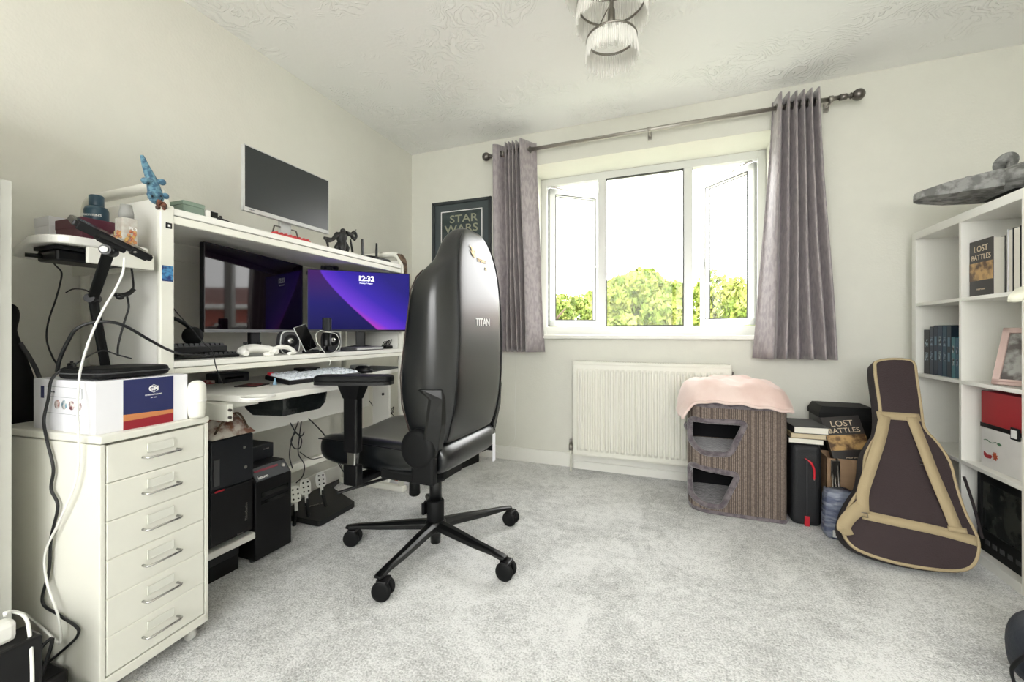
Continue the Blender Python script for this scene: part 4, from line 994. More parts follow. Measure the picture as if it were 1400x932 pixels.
pc2 = thing('computer_tower', 'black tower computer with sloped red-barred top standing on the carpet', 'computer', (-1.775, 1.303, 0))
hxx, hyy = .175, .0875; Hh = .385
a = M(); a.loft([[Vector((x, y, z)) for x, z in ((-hxx, .012), (hxx, .012), (hxx, Hh-.055), (hxx-.045, Hh), (-hxx, Hh))] for y in (-hyy, hyy)], smooth=False); obj('case', a, m_black, pc2, bevel=.004)
T = frameT((hxx-.0225, 0, Hh-.0275), (0, 1, 0), Vector((-.045, 0, .055)))
a = M(); a.box(-.08, .08, -.031, .031, 0, .004, .002, T); obj('sloped_panel', a, mat('graphite_panel', (66, 68, 72), .4), pc2)
a = M(); a.box(-.072, .04, .008, .018, .004, .006, .001, T); obj('red_bar', a, mat('dull_red', (140, 50, 66), .4), pc2)
a = M(); a.lathe([(.009, .004), (.009, .007), (.006, .008), (0, .008)], 16, T @ Matrix.Translation((.062, .004, 0))); obj('power_button', a, m_steel, pc2)
text('lettering', 'lenovo', .017, T @ Matrix.Translation((-.045, -.017, .0045)), m_whiteink, pc2, bold=.0005)
a = M(); a.box(hxx, hxx+.003, -.06, .07, Hh-.12, Hh-.10, .001); a.box(hxx, hxx+.003, -.06, .07, Hh-.15, Hh-.135, .001); obj('drive_bay', a, m_gloss, pc2)
a = M()
for y in (-.07, .07):
    for x in (-.14, .14): a.cyl((x, y, 0), (x, y, .012), .012, n=12)
obj('foot', a, m_rubber, pc2)
sm = thing('mini_computer', 'slim black mini computer lying on the second tower', 'computer', (-1.80, 1.305, Hh))
sm.location = (-1.80, 1.300, Hh+.001)
a = M(); a.box(-.09, .09, -.085, .09, .0, .065, .003); obj('case', a, m_case, sm)
a = M(); a.box(.09, .092, -.045, -.038, .008, .058, .001); obj('red_stripe', a, m_red, sm)
text('lettering', 'ThinkPad', .008, frameT((.0915, .05, .045), (0, 1, 0), (0, 0, 1)), m_steel, sm)
# helmet-ish shopping bag on the tower
gb = thing('shopping_bag', 'crumpled patterned paper bag on top of the black tower', 'bag', (-1.70, 1.125, .5495))
a = M(); rows = []
for i in range(13):
    row = []
    for j in range(16):
        u = i/12; v = j/15; env = math.sin(PI*u)**.5*math.sin(PI*v)**.45
        row.append(((u-.5)*.22, (v-.5)*.17, .001+env*(.08+.02*math.sin(u*17+v*9)+.012*math.sin(v*23+u*5))))
    rows.append(row)
a.sheet(rows); obj('paper', a, mat('brown_patterned_paper', (150, 104, 84), .6, c2=(228, 220, 210), scale=26), gb, fix=False, solid=.002)
a = M(); a.tube(spline([(.09, -.07, .01), (.11, -.04, .07), (.10, .02, .085), (.10, .06, .02)], 5), .004, 6); obj('handle', a, mat('brown_twine', (120, 100, 82), .9, c2=(80, 64, 52), scale=60), gb)
bs = thing('black_shoe', 'black slipper lying beside the paper bag on the tower', 'shoe', (-1.655, 1.165, .5495), R(80))
a = M(); a.loft([[Vector((x*k, y*k2, z)) for x, y in [(.05*math.cos(q*PI/8), .022*math.sin(q*PI/8)) for q in range(16)]] for k, k2, z in ((1, 1, 0), (1.02, 1.05, .012), (.85, .8, .022), (.4, .4, .026))]); obj('upper', a, m_blackm, bs)
a = M(); a.prism([(.051*math.cos(q*PI/8), .0235*math.sin(q*PI/8)) for q in range(16)], 0, .005); obj('sole', a, m_rubber, bs)
bs.location = (-1.65, 1.155, .5495)
# box under low shelf
boxthing('storage_box', 'dark storage box on the carpet under the low desk shelf', 'box', (-1.76, 1.085, 0), .24, .18, .085, m_black, m_case)
# pedals
m_pedal = mat('satin_aluminium', (226, 226, 222), .42, metal=.7, var=.03)
m_pedbase = mat('pedal_base_black', (13, 14, 16), .5)
pe = thing('pedal_set', 'racing pedal set with three silver pedals on the carpet under the desk', 'pedals', (-1.76, 1.66, 0))
q0 = [at(x, y, Z=.03) for x, y in ((383, 702), (437, 713), (486, 686), (452, 664), (440, 650), (398, 664))]
a = M(); ctr = (-1.76, 1.66)
poly = rpoly([(max(p.x, -1.97), p.y) for p in q0], .02, 4)
a.prism(poly, .004, .030); obj('base', a, m_pedbase, pe, world=True, bevel=.004)
a = M(); e0 = at(441, 712, Z=.018); e1 = at(484, 688, Z=.018); a.tube([e0, e1], .003, 6); obj('edge_strip', a, m_silverp, pe, world=True)
for (x0, y0_, x1, y1_) in ((404, 676, 402, 692), (418, 666, 422, 683), (439, 656, 446, 672)):
    tcen = at(x0, y0_, d=(2.02 if x0 < 410 else 2.12 if x0 < 425 else 2.24)); bpt = at(x1, y1_, d=(2.0 if x0 < 410 else 2.1 if x0 < 425 else 2.22))
    xd = Vector((-.40, .92, 0)).normalized(); yd = Vector((-.45, -.2, .87)); T = frameT(tcen, Vector((.45, .89, 0)), yd)
    a = M(); a.prism(rpoly([(-.024, -.034), (.020, -.036), (.026, .020), (.014, .042), (-.020, .042), (-.030, .01)], .012, 4), -.003, .003, T); pp = obj('pedal_plate', a, m_pedal, pe, world=True)
    a = M()
    for i in range(2):
        for j in range(3): a.cyl(T @ Vector((-.011+i*.022, -.02+j*.022, .003)), T @ Vector((-.011+i*.022, -.02+j*.022, .0045)), .0045, n=10)
    o = obj('grip_hole', a, m_black, pe, world=True)
    a = M(); bar(a, T @ Vector((0, -.05, -.010)), Vector((bpt.x, bpt.y, .026)), .016, .012); obj('pedal_bracket', a, m_blackm, pe, world=True)
    a = M(); bar(a, T @ Vector((0, -.03, -.004)), T @ Vector((0, -.075, -.010)), .018, .006); bar(a, T @ Vector((0, -.074, -.012)), Vector((bpt.x, bpt.y, .026)), .014, .010) if 0 else None; obj('pedal_arm', a, m_pedal, pe, world=True)
text('lettering', 'logitech G', .022, frameT((at(430, 690, Z=.0306)), (.55, .83, 0), (-.83, .55, 0)), m_steel, pe, world=True)
# power strip and boxes near far corner
p = at(545, 662, Z=0)
gm = thing('board_game', 'flat printed game box on the carpet below the chair seat', 'box', (p.x-.06, p.y+.12, 0), R(-12))
a = M(); a.box(-.13, .13, -.15, .15, 0, .035, .003); obj('carton', a, m_card, gm)
a = M(); a.box(-.12, .12, -.14, .14, .035, .0365); obj('print', a, mat('busy_print', (90, 96, 84), .5, c2=(176, 96, 80), scale=22), gm)
p0 = at(607, 650, Z=0); p1 = at(655, 632, Z=0)
for k, (px0, px1, py0, py1, lb) in enumerate(((601, 628, 653, 643, 'black cube storage box with gold knob on the carpet behind the chair'), (629, 656, 642, 631, 'plain black cube box nearer the window behind the chair'))):
    pa = at(px0, py0, Z=0); pb_ = at(px1, py1, Z=0); c = (pa+pb_)/2; d = pb_-pa; L1 = d.length*.96; ang = math.atan2(d.y, d.x)
    nrm = Vector((-d.y, d.x, 0)).normalized()
    t = thing('cube_box', lb, 'box', (c.x+nrm.x*.11, c.y+nrm.y*.11, 0), ang)
    a = M(); a.box(-L1/2, L1/2, -.11, .11, 0, .20, .006); obj('body', a, m_blackm, t)
    a = M(); a.box(-L1/2-.002, L1/2+.002, -.112, .112, .20, .212, .004); obj('lid', a, m_black, t)
    if k == 0: a = M(); a.ball((-L1/2+.02, -.115, .15), .016); obj('knob', a, mat('brass', (180, 150, 60), .3, metal=1), t)

# ================================================================== GAMING CHAIR
CHX, CHY, CHA = -1.045, 1.652, R(-2)
chair = thing('gaming_chair', 'black leatherette gaming chair on five castors facing the desk', 'chair', (CHX, CHY, 0), CHA)
m_base = mat('black_metal_base', (12, 13, 14), .28, var=.05)
# star base
_so = Matrix.Rotation(-CHA, 4, 'Z') @ Vector((-.991-CHX, 1.613-CHY, 0)); SO = (_so.x, _so.y)
TS0 = Matrix.Translation((SO[0], SO[1], 0))
a = M(); a.lathe([(0, .075), (.045, .075), (.05, .09), (.045, .118), (.030, .126), (0, .126)], 28, TS0); obj('base_hub', a, m_base, chair)
base_ang0 = R(-89)-CHA
for k in range(5):
    an = base_ang0 + k*R(72); c, s_ = math.cos(an), math.sin(an)
    Tl = Matrix(((c, -s_, 0, SO[0]), (s_, c, 0, SO[1]), (0, 0, 1, 0), (0, 0, 0, 1)))
    a = M(); st = [(.025, .030, .088, .122), (.12, .026, .084, .116), (.25, .021, .078, .103), (.345, .017, .078, .096), (.385, .019, .075, .090), (.403, .014, .077, .087)]
    rings = [[Vector((x, -w, z0)), Vector((x, w, z0)), Vector((x, w*.92, (z0+z1)/2+.004)), Vector((x, w*.45, z1)), Vector((x, -w*.45, z1)), Vector((x, -w*.92, (z0+z1)/2+.004))] for x, w, z0, z1 in st]
    a.loft(rings, Tl, smooth=False); lg = obj('base_leg', a, m_base, chair, bevel=.002)
    a = M(); sw = R((-77, -165, 120, 62, -2)[k]); ca, sa = math.cos(an+PI/2+sw), math.sin(an+PI/2+sw)
    Tc = Matrix(((ca, -sa, 0, .388*c+SO[0]), (sa, ca, 0, .388*s_+SO[1]), (0, 0, 1, 0), (0, 0, 0, 1)))
    a.box(-.008, .008, -.012, .034, .03, .066, .004, Tc); a.cyl((0, 0, .05), (0, 0, .082), .007, n=10, T=Tc); a.box(-.026, .026, -.004, .036, .060, .074, .006, Tc); obj('castor_hood', a, m_black, lg)
    for sx in (-1, 1):
        a = M(); T2 = Tc @ Matrix.Translation((sx*.019, .014, .036)) @ Matrix.Rotation(PI/2, 4, 'Y'); a.lathe([(0, -.010), (.027, -.010), (.034, -.007), (.036, 0), (.034, .007), (.027, .010), (.012, .0085), (0, .0085)], 28, T2); obj('castor_wheel', a, m_blackm, lg)
a = M(); a.cyl((0, 0, .02), (0, 0, .09), .022, .025, n=24, T=TS0); obj('column_foot', a, m_base, chair)
a = M(); a.lathe([(.036, .118), (.038, .122), (.038, .205), (.034, .210)], 28, TS0); obj('column_sleeve', a, m_blackm, chair)
a = M(); a.cyl((0, 0, .2), (0, 0, .33), .027, n=24, T=TS0); obj('gas_lift', a, m_base, chair)
a = M(); a.box(-.045, -.03, -.045, -.01, .15, .20, .003, TS0); obj('sleeve_clip', a, m_black, chair)
# mechanism
a = M(); a.box(-.16, .13, -.075, .075, .315, .372, .01); a.lathe([(0, .295), (.045, .297), (.055, .32), (0, .33)], 24, TS0); obj('tilt_mechanism', a, m_blackm, chair, bevel=.003)
a = M(); a.tube(spline([(-.05, -.06, .335), (-.10, -.20, .33), (-.17, -.29, .315), (-.22, -.335, .300)], 5), .010, 8, flat=.6); obj('tilt_lever', a, m_black, chair)
a = M(); a.cyl((.0, -.115, .34), (.0, -.115, .255), .021, .024, n=20); a.cyl((0, -.115, .255), (0, -.115, .248), .024, .018, n=20); obj('tension_knob', a, m_blackm, chair)
# seat
def srow(x, w, zb, zt, crest, n=1):
    pts = [(-w, zb+.03), (-w*.985, zt-.015), (-w*.92, zt+crest), (-w*.70, zt-.002), (-w*.35, zt-.012), (0, zt-.014), (w*.35, zt-.012), (w*.70, zt-.002), (w*.92, zt+crest), (w*.985, zt-.015), (w, zb+.03), (w*.9, zb), (w*.4, zb-.004), (-w*.4, zb-.004), (-w*.9, zb)]
    return [Vector((x, y, z)) for y, z in pts]
a = M(); a.loft([srow(-.435, .215, .405, .465, -.01), srow(-.425, .24, .385, .485, .004), srow(-.36, .262, .37, .500, .014), srow(-.2, .270, .37, .500, .022), srow(0, .270, .37, .498, .022), srow(.12, .262, .375, .495, .01), srow(.15, .25, .39, .48, 0)]); obj('seat', a, m_leather, chair, subd=2)
for sy in (-1, 1): a = M(); a.tube(spline([(-.43, sy*.235, .478), (-.36, sy*.268, .490), (-.2, sy*.274, .492), (.0, sy*.274, .49), (.12, sy*.264, .482)], 5), .0028, 6); obj('seat_piping', a, m_black, chair)
# rear roll of the seat
a = M(); rings = []
for y, k in ((-.235, .75), (-.225, .95), (-.12, 1.0), (0, 1.0), (.12, 1.0), (.225, .95), (.235, .75)):
    rings.append([Vector((.175+.062*k*math.cos(q*PI/8), y, .452+.066*k*math.sin(q*PI/8))) for q in range(16)])
a.loft(rings); obj('seat_rear', a, m_leather, chair, subd=1)
# back rest
def brow(z, xb, wb, w, xf, xc):
    h = [(xb, 0), (xb, wb*.5), (xb-.001, wb*.95), (xb-.006, wb+.001), (xb-.018, wb+.005), (xb-.06*(xb-xf)/.2, w*.97), ((xb*.45+xf*.55), w), (xf+.012, w*.985), (xf, w-.018), (xf+.006, w-.045), (xc-.02, w-.075), (xc, w*.45), (xc, 0)]
    r_ = [Vector((x, y, z)) for x, y in h]; l_ = [Vector((x, -y, z)) for x, y in h[1:-1]][::-1]
    return r_+l_
BACK = [(.505, .205, .185, .205, .120, .140), (.515, .220, .200, .232, .090, .135), (.56, .236, .205, .258, .066, .132), (.66, .262, .205, .276, .044, .135), (.78, .270, .203, .281, .040, .145), (.92, .273, .199, .280, .060, .155), (1.04, .271, .197, .281, .078, .165),
        (1.12, .267, .193, .278, .088, .170), (1.18, .263, .186, .258, .105, .175), (1.225, .259, .178, .215, .132, .180), (1.26, .255, .168, .180, .140, .182), (1.31, .248, .150, .160, .142, .180), (1.355, .240, .122, .130, .150, .180), (1.385, .230, .088, .094, .165, .185), (1.398, .222, .062, .066, .185, .200)]
a = M(); a.loft([brow(*r_) for r_ in BACK]); bk = obj('backrest', a, m_leather, chair, subd=2)
def bx_(z):
    for i in range(len(BACK)-1):
        if BACK[i][0] <= z <= BACK[i+1][0]:
            t_ = (z-BACK[i][0])/(BACK[i+1][0]-BACK[i][0]); return [BACK[i][k]*(1-t_)+BACK[i+1][k]*t_ for k in range(6)]
    return BACK[-1]
for sy in (-1, 1):
    a = M(); zz = [.53+i*(1.37-.53)/30 for i in range(31)]
    a.tube([(bx_(z)[1]-.004, sy*(bx_(z)[2]+.001), z) for z in zz], .0035, 6); obj('piping', a, m_black, bk)
    a = M(); zz = [.56+i*(1.20-.56)/24 for i in range(25)]
    a.tube([(bx_(z)[4]+.002, sy*(bx_(z)[3]-.016), z) for z in zz], .003, 6); obj('piping', a, mat('brown_stitch', (58, 44, 40), .6), bk)
# head pillow
a = M(); 
rings = []
for i in range(9):
    v = -1+2*i/8; k = math.sqrt(max(.04, 1-v*v*.85)); rings.append([Vector((.150+.030*k*math.cos(q*PI/8)*(1), .150*k*math.sin(q*PI/8), 1.28+.085*v)) for q in range(16)])
a.loft(rings); obj('head_pillow', a, m_leather, chair, subd=1)
# lettering on the back shell
def back_T(z, y=0, off=.0015):
    b = bx_(z); b2 = bx_(z+.02); up = Vector((b2[1]-b[1], 0, .02)); return frameT((b[1]+off, y, z), (0, 1, 0), up)
text('lettering', 'TITAN', .046, back_T(.995, .0), m_silver, bk, bold=.001)
text('lettering', 'SMART', .024, back_T(1.265, .025, .002), m_gold, bk, sx=1.2)
text('lettering', '2K', .018, back_T(1.235, .055, .002), m_gold, bk)
Te = back_T(1.288, -.045, .002)
a = M(); 
for pl_ in ([(-.035, .03), (-.02, .02), (-.012, -.002), (0, -.02), (.006, 0), (.0, .012), (-.008, .024)], [(-.03, .012), (-.022, -.002), (-.008, -.018), (-.012, 0)], [(.006, .014), (.014, .004), (.012, -.014), (.004, -.006)]):
    a.prism(pl_, 0, .001, Te)
obj('emblem', a, m_gold, bk)
# recline covers and brackets
for sy in (-1, 1):
    a = M(); T = Matrix.Translation((.130, sy*.262, .500)) @ Matrix.Rotation(-sy*PI/2, 4, 'X')
    a.lathe([(0, -.02), (.070, -.02), (.076, -.014), (.077, .012), (.070, .022), (.055, .026), (0, .027)], 36, T); rc = obj('recline_cover', a, m_blackm, chair)
    a = M(); a.lathe([(.077, -.018), (.0785, -.016), (.0785, .000), (.077, .002)], 36, T); obj('cover_ring', a, m_base, rc)
    a = M(); a.loft([[Vector((x, sy*(y), z)) for x, y in ((.215, .225), (.215, .262), (.165, .285), (.150, .285))] for z in (.50,)]+[[Vector((x, sy*y, z)) for x, y in ((.235, .235), (.235, .268), (.190, .290), (.175, .290))] for z in (.60,)]+[[Vector((x, sy*y, z)) for x, y in ((.240, .245), (.240, .268), (.205, .292), (.190, .292))] for z in (.70,)]+[[Vector((x, sy*y, z)) for x, y in ((.235, .258), (.235, .268), (.160, .294), (.135, .290))] for z in (.735,)], smooth=False); obj('back_bracket', a, m_base, chair, bevel=.003)
    a = M(); a.box(.10, .205, sy*.262-.018, sy*.262+.018, .365, .48, .012); a.box(-.06, .16, sy*.245-.02, sy*.245+.02, .36, .40, .008); obj('seat_bracket', a, m_blackm, chair)
    # arm rest
    ax, ay = (-.135, sy*.335)
    a = M(); a.box(ax-.035, ax+.035, min(sy*.20, ay), max(sy*.20, ay), .345, .372, .006); a.box(ax-.036, ax+.036, ay-.017, ay+.017, .345, .43, .006); obj('arm_bracket', a, m_black, chair)
    a = M(); a.box(ax-.022, ax+.022, ay-.013, ay+.013, .42, .52, .004); obj('arm_slider', a, m_chrome, chair)
    a = M(); a.box(ax-.034, ax+.034, ay-.019, ay+.019, .475, .70, .007); a.loft([[Vector((ax+x, ay+y, z)) for x, y in ((-w, -v), (w, -v), (w, v), (-w, v))] for w, v, z in ((.034, .019, .69), (.055, .026, .742), (.058, .028, .75))], smooth=False); obj('arm_post', a, m_black, chair)
    rot = R(22) if sy < 0 else 0
    Tp = Matrix.Translation((ax+.012, ay, .747)) @ Matrix.Rotation(rot, 4, 'Z')
    a = M(); out = rpoly([(-.155, -.035), (-.12, -.05), (.10, -.052), (.15, -.035), (.15, .035), (.10, .052), (-.12, .05), (-.155, .035)], .03, 5)
    a.prism(out, .0, .012, Tp); obj('arm_plate', a, m_black, chair)
    a = M(); a.prism(out, .008, .036, Tp); obj('arm_pad', a, m_blackm, chair, bevel=.010)
# white tag hanging from the back
a = M(); tgp = Vector((.245, .165, .50)); a.box(tgp.x-.0005, tgp.x+.0005, tgp.y-.012, tgp.y+.018, .345, .475, 0); tg = obj('paper_tag', a, m_card, chair)
a = M(); a.tube([(.245, .165, .475), (.240, .170, .55)], .001, 4); obj('tag_string', a, m_cable, tg)

# ================================================================== CAT BARREL
def sisal_mat():
    m = bpy.data.materials.new('brown_sisal'); m.use_nodes = True; nt = m.node_tree; N = nt.nodes; L = nt.links
    b = N['Principled BSDF']; b.inputs['Roughness'].default_value = .9; b.inputs['Specular IOR Level'].default_value = .2
    tc = N.new('ShaderNodeTexCoord'); sp = N.new('ShaderNodeSeparateXYZ'); L.new(tc.outputs['Object'], sp.inputs[0])
    ad = N.new('ShaderNodeMath'); L.new(sp.outputs['X'], ad.inputs[0]); L.new(sp.outputs['Y'], ad.inputs[1])
    cb = N.new('ShaderNodeCombineXYZ'); L.new(ad.outputs[0], cb.inputs[0]); L.new(sp.outputs['Z'], cb.inputs[2])
    w = N.new('ShaderNodeTexWave'); w.bands_direction = 'X'; w.inputs['Scale'].default_value = 36; w.inputs['Distortion'].default_value = .3; L.new(cb.outputs[0], w.inputs['Vector'])
    n = N.new('ShaderNodeTexNoise'); n.inputs['Scale'].default_value = 120; L.new(tc.outputs['Object'], n.inputs['Vector'])
    mu = N.new('ShaderNodeMath'); mu.operation = 'MULTIPLY'; L.new(w.outputs['Fac'], mu.inputs[0]); L.new(n.outputs['Fac'], mu.inputs[1])
    rp = N.new('ShaderNodeValToRGB'); e = rp.color_ramp.elements; e[0].color = lin((78, 68, 64)); e[1].position = .6; e[1].color = lin((152, 138, 128)); L.new(mu.outputs[0], rp.inputs['Fac']); L.new(rp.outputs['Color'], b.inputs['Base Color'])
    bp = N.new('ShaderNodeBump'); bp.inputs['Strength'].default_value = .5; bp.inputs['Distance'].default_value = .003; L.new(mu.outputs[0], bp.inputs['Height']); L.new(bp.outputs['Normal'], b.inputs['Normal'])
    return m
m_sisal = sisal_mat()
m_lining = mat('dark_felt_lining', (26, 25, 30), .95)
m_plushg = mat('grey_plush', (122, 114, 118), .95, c2=(96, 88, 94), scale=40, sheen=.7, bump=.5, bscale=90)
CX0, CX1, CY0, CY1, CZ = .075, .525, 2.42, 2.775, .600
cb = thing('cat_barrel', 'grey-brown sisal cat barrel with two lined openings beside the radiator', 'cat furniture', ((CX0+CX1)/2, (CY0+CY1)/2, 0))
cxm, cym = (CX0+CX1)/2, (CY0+CY1)/2
def bar_out(ins=0):
    x0, x1, y0, y1 = CX0-cxm+ins, CX1-cxm-ins, CY0-cym+ins, CY1-cym-ins
    out = []
    for (cx, cy, r, a0) in ((x1-.05, y1-.05, .05, 0), (x0+.05, y1-.05, .05, 90), (x0+.11, y0+.11, .11, 180), (x1-.03, y0+.03, .03, 270)):
        r2 = max(.004, r-0)
        for q in range(9): an = R(a0+q*90/8); out.append((cx+r2*math.cos(an), cy+r2*math.sin(an)))
    return out
a = M(); oo = bar_out(); ii = bar_out(.014)
vs = [(x, y, .012) for x, y in oo]+[(x, y, CZ-.03) for x, y in oo]+[(x, y, .012) for x, y in ii]+[(x, y, CZ-.03) for x, y in ii]; n = len(oo)
fs = []
for k in range(n):
    k2 = (k+1) % n; fs += [[k, k2, n+k2, n+k], [2*n+k2, 2*n+k, 3*n+k, 3*n+k2], [n+k, n+k2, 3*n+k2, 3*n+k], [k2, k, 2*n+k, 2*n+k2]]
a.add(vs, fs)
shell = obj('sisal_wall', a, m_sisal, cb)
cut = []; trims = []
for pts in ([(944, 574), (1020, 578), (998, 622), (962, 620), (944, 606)], [(944, 637), (1010, 649), (987, 694), (962, 690), (944, 680)]):
    q = [at(x, y, Y=CY0) for x, y in pts]; poly = [(p.x-cxm, p.z) for p in q]; poly[0] = (CX0-cxm-.02, poly[0][1]); poly[-1] = (CX0-cxm-.02, poly[-1][1])
    poly[0] = (CX0-cxm+.006, poly[0][1]); poly[-1] = (CX0-cxm+.006, poly[-1][1])
    rp_ = rpoly(poly, .03, 4); T = frameT((0, 0, 0), (1, 0, 0), (0, 0, 1))
    b = M(); b.prism(rp_, -.05, .5, T)  # extrude along -y
    c = obj('cutter', b, m_plushg); c.location = (cxm, cym+.08, 0)
    cut.append(c); trims.append(rp_)
boolean(shell, cut)
shell.data.materials.clear(); shell.data.materials.append(m_sisal)
x0c, r_c, y0c = CX0-cxm, .11, CY0-cym
def front_y(x):
    dx = (x0c+r_c)-x
    return y0c if dx <= 0 else y0c+r_c-math.sqrt(max(0, r_c*r_c-min(dx, r_c)**2))
for rp_ in trims:
    pts = []; m_ = len(rp_)
    for i in range(m_):
        p, q = rp_[i], rp_[(i+1) % m_]
        for k in range(3): t_ = k/3; x, z = p[0]*(1-t_)+q[0]*t_, p[1]*(1-t_)+q[1]*t_; pts.append((x, front_y(x)+.003, z))
    a = M(); a.tube(pts, .015, 10, closed=True); obj('plush_rim', a, m_plushg, cb)
a = M(); a.prism(bar_out(-.004), .0, .022); obj('plush_base', a, m_plushg, cb, bevel=.008)
a = M(); a.prism(bar_out(-.003), CZ-.045, CZ, ); obj('plush_top', a, m_plushg, cb, bevel=.010)
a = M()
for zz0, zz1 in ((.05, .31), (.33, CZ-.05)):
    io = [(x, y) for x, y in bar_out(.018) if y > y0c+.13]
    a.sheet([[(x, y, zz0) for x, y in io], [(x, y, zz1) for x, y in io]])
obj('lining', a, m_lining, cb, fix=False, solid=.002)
a = M(); a.prism(bar_out(.016), .305, .325); obj('inner_shelf', a, m_plushg, cb)
a = M(); a.ball((x0c-.012, 0, .42), (.012, .02, .02)); a.ball((x0c-.006, -.03, .42), (.012, .02, .02)); obj('pompom', a, m_plushg, cb)
a = M(); a.prism(bar_out(.016), .024, .05); obj('inner_cushion', a, m_plushg, cb)
# pink blanket
bl = thing('blanket', 'crumpled pale pink fleece blanket draped over the cat barrel', 'blanket', (cxm, cym, CZ))
rows = []; nu, nv = 52, 40
wx, wy = .278, .222
for j in range(nv+1):
    row = []
    for i in range(nu+1):
        u = -1+2*i/nu; v = -1+2*j/nv; rr = (abs(u)**4+abs(v)**4)**.25
        # square-to-rounded plan, so the corners are soft
        kx = 1-.10*v*v*abs(u); ky = 1-.10*u*u*abs(v)
        x = u*wx*kx; y = v*(wy if v < 0 else .178)*ky
        z = .010+.070*max(0, 1-rr**5)*(1-.30*max(0, u)**2)+(.010*math.sin(u*5+v*3)+.007*math.sin(u*9-v*7+1)+.004*math.sin(u*17+v*13))*(1-rr**4 if rr < 1 else 0)
        if rr > .80:
            dr = min(1.0, (rr-.80)/.20); lf = max(0, -u-.55)/.45
            z -= dr*dr*(.030+.03*max(0, u)+.095*lf*lf*(1 if v < .4 else .5))
            z += .004*math.sin((u*7 if abs(v) > abs(u) else v*7)*2)*dr
        row.append((x-.010, y-.004, z+.014))
    rows.append(row)
a = M(); a.sheet(rows); m_pink = mat('pink_fleece', (232, 210, 202), .9, sheen=.3, c2=(224, 197, 188), scale=6, bump=.25, bscale=40)
obj('fleece', a, m_pink, bl, fix=False, solid=.012, subd=1)
a = M(); e = [Vector(rows[0][i])+Vector((0, -.004, .002)) for i in range(0, nu+1, 1)]; a.tube(e, .008, 8); obj('hem', a, m_pink, bl)

# ================================================================== CORNER CLUTTER
# tall black sub-woofer/suitcase with red trim and books on top
p = at(1104, 718, Z=0)
SX0, SX1, SY0, SY1, SZ1 = .545, .672, 2.44, 2.72, .40
sc = thing('black_carry_case', 'slim upright black carry case with red straps beside the cat barrel', 'case', ((SX0+SX1)/2, (SY0+SY1)/2, 0))
hw, hd_ = (SX1-SX0)/2, (SY1-SY0)/2
a = M(); a.box(-hw, hw, -hd_, hd_, 0, SZ1, .025, seg=4); obj('shell', a, mat('black_nylon', (22, 23, 27), .6, bump=.2, bscale=200), sc)
a = M(); a.tube(spline([(-.01, -hd_-.003, .335), (.015, -hd_-.006, .315), (.028, -hd_-.006, .28), (.028, -hd_-.005, .235)], 5), [.004]*4+[.009]*12, 8, flat=.6); obj('red_handle', a, m_red, sc)
a = M(); a.ball((.028, -hd_-.009, .236), .005, n=10, m=6); obj('rivet', a, m_chrome, sc)
a = M(); a.box(-.010, .012, -hd_-.002, -hd_+.006, .0, .05, .002); obj('red_tab', a, m_red, sc)
a = M(); a.tube(spline([(.0, -hd_-.001, .345), (0, -hd_-.001, .2), (0, -hd_-.001, .05)], 3), .002, 6); obj('zip', a, m_rubber, sc)
def book(name, label, cat, loc, w, d, t_, cover, rz=0, group=None, rot=None, pages=None):
    # lying flat: w along x (spine at -x), d along y, t_ thick
    t = thing(name, label, cat, loc, rz, group, rot)
    a = M(); a.box(-w/2, w/2, -d/2, d/2, 0, .0025, .0008); a.box(-w/2, w/2, -d/2, d/2, t_-.0025, t_, .0008); a.box(-w/2-.0005, -w/2+.003, -d/2, d/2, 0, t_, .0008); obj('cover', a, cover, t)
    a = M(); a.box(-w/2+.003, w/2-.004, -d/2+.004, d/2-.004, .0025, t_-.0025); obj('pages', a, pages or m_paper, t); return t
z = SZ1+.0005
mcov1 = mat('black_cover', (44, 44, 46), .45); mcov2 = mat('tan_cover', (176, 160, 128), .5); mcov3 = mat('dark_cover', (50, 46, 44), .5)
grp = 'books stacked on the black carry case'
for k, (t_, cv, pg_, lb) in enumerate(((.028, mcov3, None, 'white-paged hardback at the bottom of the three books on the carry case'), (.024, mcov2, mat('cream_pages', (206, 192, 164), .8), 'tan-edged book in the middle of the stack on the carry case'), (.034, mcov1, None, 'thick black hardback topmost on the carry case stack'))):
    book('book', lb, 'book', (.612+.004*k, 2.565-.004*k, z), .15, .23, t_, cv, R(3*k-92+90), grp, pages=pg_); z += t_+.0005
# dark box behind Lost Battles
t = thing('black_crate', 'black crate in the corner behind the gold-banded book', 'crate', (.850, 2.775, 0))
a = M(); a.box(-.125, .125, -.10, .10, 0, .50, .006); obj('body', a, m_black, t)
a = M(); a.loft([[Vector((x*k, y*k, z)) for x, y in ((-.13, -.105), (.13, -.105), (.13, .105), (-.13, .105))] for k, z in ((1, .50), (1, .525), (.86, .56))], smooth=False); obj('lid', a, m_blackm, t)
# cardboard boxes holding the book
m_kraft = mat('brown_cardboard', (164, 134, 104), .8, stretch=(1, 1, 8), scale=6, var=.08)
t = thing('cardboard_box', 'open brown cardboard box behind the plastic bag', 'box', (.80, 2.552, 0))
a = M(); w, d, h_ = .10, .065, .34; a.box(-w, w, -d, -d+.004, 0, h_*.98); a.box(-w, w, d-.004, d, 0, h_); a.box(-w, -w+.004, -d, d, 0, h_); a.box(w-.004, w, -d, d, 0, h_); a.box(-w, w, -d, d, 0, .004); obj('carton', a, m_kraft, t)
a = M(); a.add([(0, -d, h_*.98), (w, -d, h_*.98), (w, -d-.03, h_*.9-.08), (.03, -d-.035, h_*.9-.09)], [[0, 1, 2, 3]]); obj('flap', a, m_kraft, t, solid=.003, fix=False)
